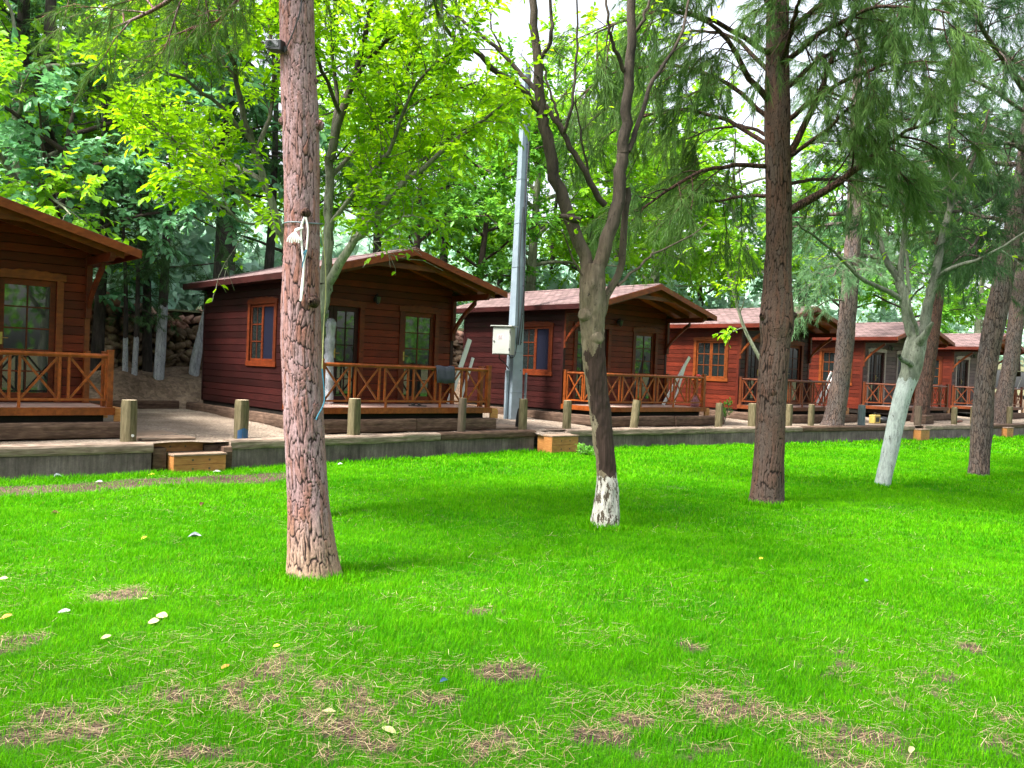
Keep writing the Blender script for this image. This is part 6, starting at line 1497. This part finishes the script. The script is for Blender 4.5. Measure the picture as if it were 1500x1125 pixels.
# ------------------------------------------------------------------ things tied to the big pine
fl = at(405, 68, Y1-.12); FLD = tag(empty('floodlight', tuple(fl), R(-20)), 'black floodlight bracketed to the big pine near the top', 'floodlight')
mb = MB(); mb.prism([(-.075, -.03), (.075, -.055), (.075, .035), (-.075, .045)], 1, -.055, .055); mb.build('housing', M['black'], FLD, bevel=.006)
mb = MB(); mb.box((-.065, -.059, -.025), (.06, -.0562, .030)); mb.build('lens', M['glass'], FLD)
mb = MB(); mb.bar((.07, .0, -.02), (.15, .07, -.03), .02, .03); mb.build('bracket', M['black'], FLD)
P = [at(417, 76, Y1-.16), at(424, 60, Y1-.165), at(432, 40, Y1-.16), at(441, 8, Y1-.15), at(443, -40, Y1-.14)]; mb = MB(); mb.tube(smooth_path(P, 24)-fl, .006, 6); o = mb.build('cable', M['black'], None, tuple(fl)); o.parent = FLD; o.location = (0, 0, 0); o.rotation_euler = (0, 0, R(20))
c = at(443, 330, Y1); RP = tag(empty('white_rope', tuple(c)), 'white rope and rag knotted round the big pine trunk', 'rope')
def strand(name, pts, r_, mat, n=30):
    mb = MB(); mb.tube(smooth_path(np.array(pts)-c, n), r_, 7); return mb.build(name, mat, RP)
ring = [c+np.array([.166*math.cos(t), .166*math.sin(t), .012*math.sin(2*t)+.02*math.cos(t)]) for t in np.linspace(0, 2*math.pi, 30)]
strand('loop', ring, .006, M['metal_galv_b'], 60)
yf = Y1-.175
strand('hanging_strand', [at(446, 318, yf), at(441, 335, yf), at(442, 360, yf), at(445, 390, yf), at(442, 420, yf), at(440.5, 441, yf)], .0085, M['white_rope'])
strand('hanging_strand', [at(448, 318, yf), at(451, 335, yf), at(449, 365, yf-.005), at(445, 388, yf-.008), at(444, 415, yf), at(441, 440, yf)], .0075, M['white_rope'])
strand('blue_tie', [at(444, 372, yf-.01), at(449, 366, yf-.015), at(446, 376, yf-.015), at(443, 392, yf-.008)], .006, M['blue_rope'], 20)
for k in range(7):
    strand('frayed_end', [at(444, 334, yf), at(436-k*.6, 337, yf-.02), at(424+2.6*k, 347+.6*k, yf-.02), at(421+3.4*k, 354+(k % 3), yf-.015)], .007, M['white_rope'], 14)
strand('yellow_strand', [at(470, 332, Y1-.07), at(476, 380, Y1-.02), at(477, 430, Y1-.02), at(474, 480, Y1-.06), at(472, 540, Y1-.07)], .005, M['leaf_pale'], 24)
strand('blue_cord', [at(472, 540, Y1-.075), at(475, 575, Y1-.07), at(474, 592, Y1-.09), at(466, 608, Y1-.13), at(463, 615, Y1-.15)], .0065, M['blue_rope'], 24)

# ------------------------------------------------------------------ litter and fallen leaves on the lawn
def fallen(x, y, L, mat, label, yaw=0.0, curl=.12, ratio=.6, name='fallen_leaf', cat='leaf', grp='fallen leaves on the lawn', lift=.026):
    L *= .85; p = onz(x, y, .02); mb = MB(); nx, ny = 9, 5; V = []
    for i_ in range(nx):
        t = i_/(nx-1); hw = L*ratio*.5*math.sin(math.pi*min(1, t*.96+.03))**.7
        for j_ in range(ny):
            s_ = -1+2*j_/(ny-1); V.append((L*(t-.5), hw*s_, L*(curl*(s_*s_)*.5*math.sin(math.pi*t)-.10*(t-.5)**2+.015*math.sin(9*t+3*s_))))
    mb.add(V, [(i_*ny+j_, i_*ny+j_+1, i_*ny+ny+j_+1, i_*ny+ny+j_) for i_ in range(nx-1) for j_ in range(ny-1)]); z = float(lawn_h(np.array([[p[0], p[1]]]))[0])+lift
    o = mb.build(name, mat, None, (p[0], p[1], z), smooth=True); o.rotation_euler = (.42, -.08, 0); o.rotation_euler.rotate_axis('Z', yaw); return tag(o, label, cat, grp)
fallen(225, 910, .085, M['leaf_pale'], 'round pale cream leaf, nearer one of a pair below the big pine', .3, ratio=.8)
fallen(237, 902, .10, M['leaf_pale'], 'round pale cream leaf, farther one of a pair below the big pine', -.2, ratio=.75)
fallen(155, 933, .075, M['leaf_pale'], 'pale cream leaf alone left of the pair of cream leaves', .5)
fallen(211, 876, .07, M['leaf_pale'], 'narrow pale leaf behind the pair of cream leaves', .1, ratio=.4)
fallen(94, 893, .10, M['scrap'], 'greyish white leaf lying flat at the left', .2, ratio=.5)
fallen(9, 901, .085, M['leaf_orange'], 'orange brown leaf at the left picture edge', .7)
fallen(5, 846, .08, M['leaf_pale'], 'pale leaf at the left picture edge, behind the orange one', .1)
fallen(211, 789, .075, M['leaf_yellow'], 'yellow leaf in the grass left of the big pine', .9)
fallen(80, 755, .11, M['leaf_brown'], 'curled brown leaf in the grass at far left', .4, .6)
fallen(296, 738, .10, M['leaf_brown'], 'curled dark leaf below the first steps', 1.2, .6)
fallen(222, 695, .11, M['leaf_yellow'], 'yellow leaf at the foot of the first steps', .3)
fallen(405, 950, .05, M['leaf_yellow'], 'small yellow leaf on the bare patch before the big pine', .3)
fallen(482, 1043, .085, M['leaf_pale'], 'long pale leaf on straw near the bottom', -.1, ratio=.35)
fallen(330, 978, .06, M['leaf_orange'], 'small reddish leaf left of the bare patch', .6)
fallen(570, 1070, .10, M['leaf_pale'], 'tan bark chip on the straw at bottom centre', -.5, .1, .4, 'bark_chip', 'bark chip', None)
fallen(650, 999, .055, M['blue_paint'], 'torn blue wrapper in the grass at bottom centre', .4, .5, .6, 'blue_wrapper', 'wrapper', None)
fallen(285, 786, .16, M['wrap'], 'crumpled clear plastic scrap in the grass left of the big pine', .1, .5, .35, 'plastic_scrap', 'litter', None)
fallen(84, 700, .16, M['wrap'], 'clear plastic bottle piece on the dirt strip below the wall', .5, .8, .5, 'plastic_scrap', 'litter', None)
fallen(317, 691, .16, M['scrap'], 'white scrap on the dirt before the first step box', .1, .2, .4, 'paper_scrap', 'litter', None)
fallen(145, 706, .12, M['scrap'], 'white scrap on the dirt strip at left', .1, .2, .5, 'paper_scrap', 'litter', None)
fallen(1269, 853, .055, M['metal_galv'], 'small bluish white scrap in the grass at right', .3, .4, .7, 'paper_scrap', 'litter', None)
fallen(1115, 817, .06, M['leaf_yellow'], 'small yellow-green leaf in the grass below the dark pine', .3)
fallen(1335, 1100, .055, M['leaf_pale'], 'pale chip near the bottom right', .8, .3, .6, 'bark_chip', 'bark chip', None)
fallen(498, 680, .10, M['white_board'], 'white scrap in the grass right of the big pine near the wall', .2, .2, .5, 'paper_scrap', 'litter', None)
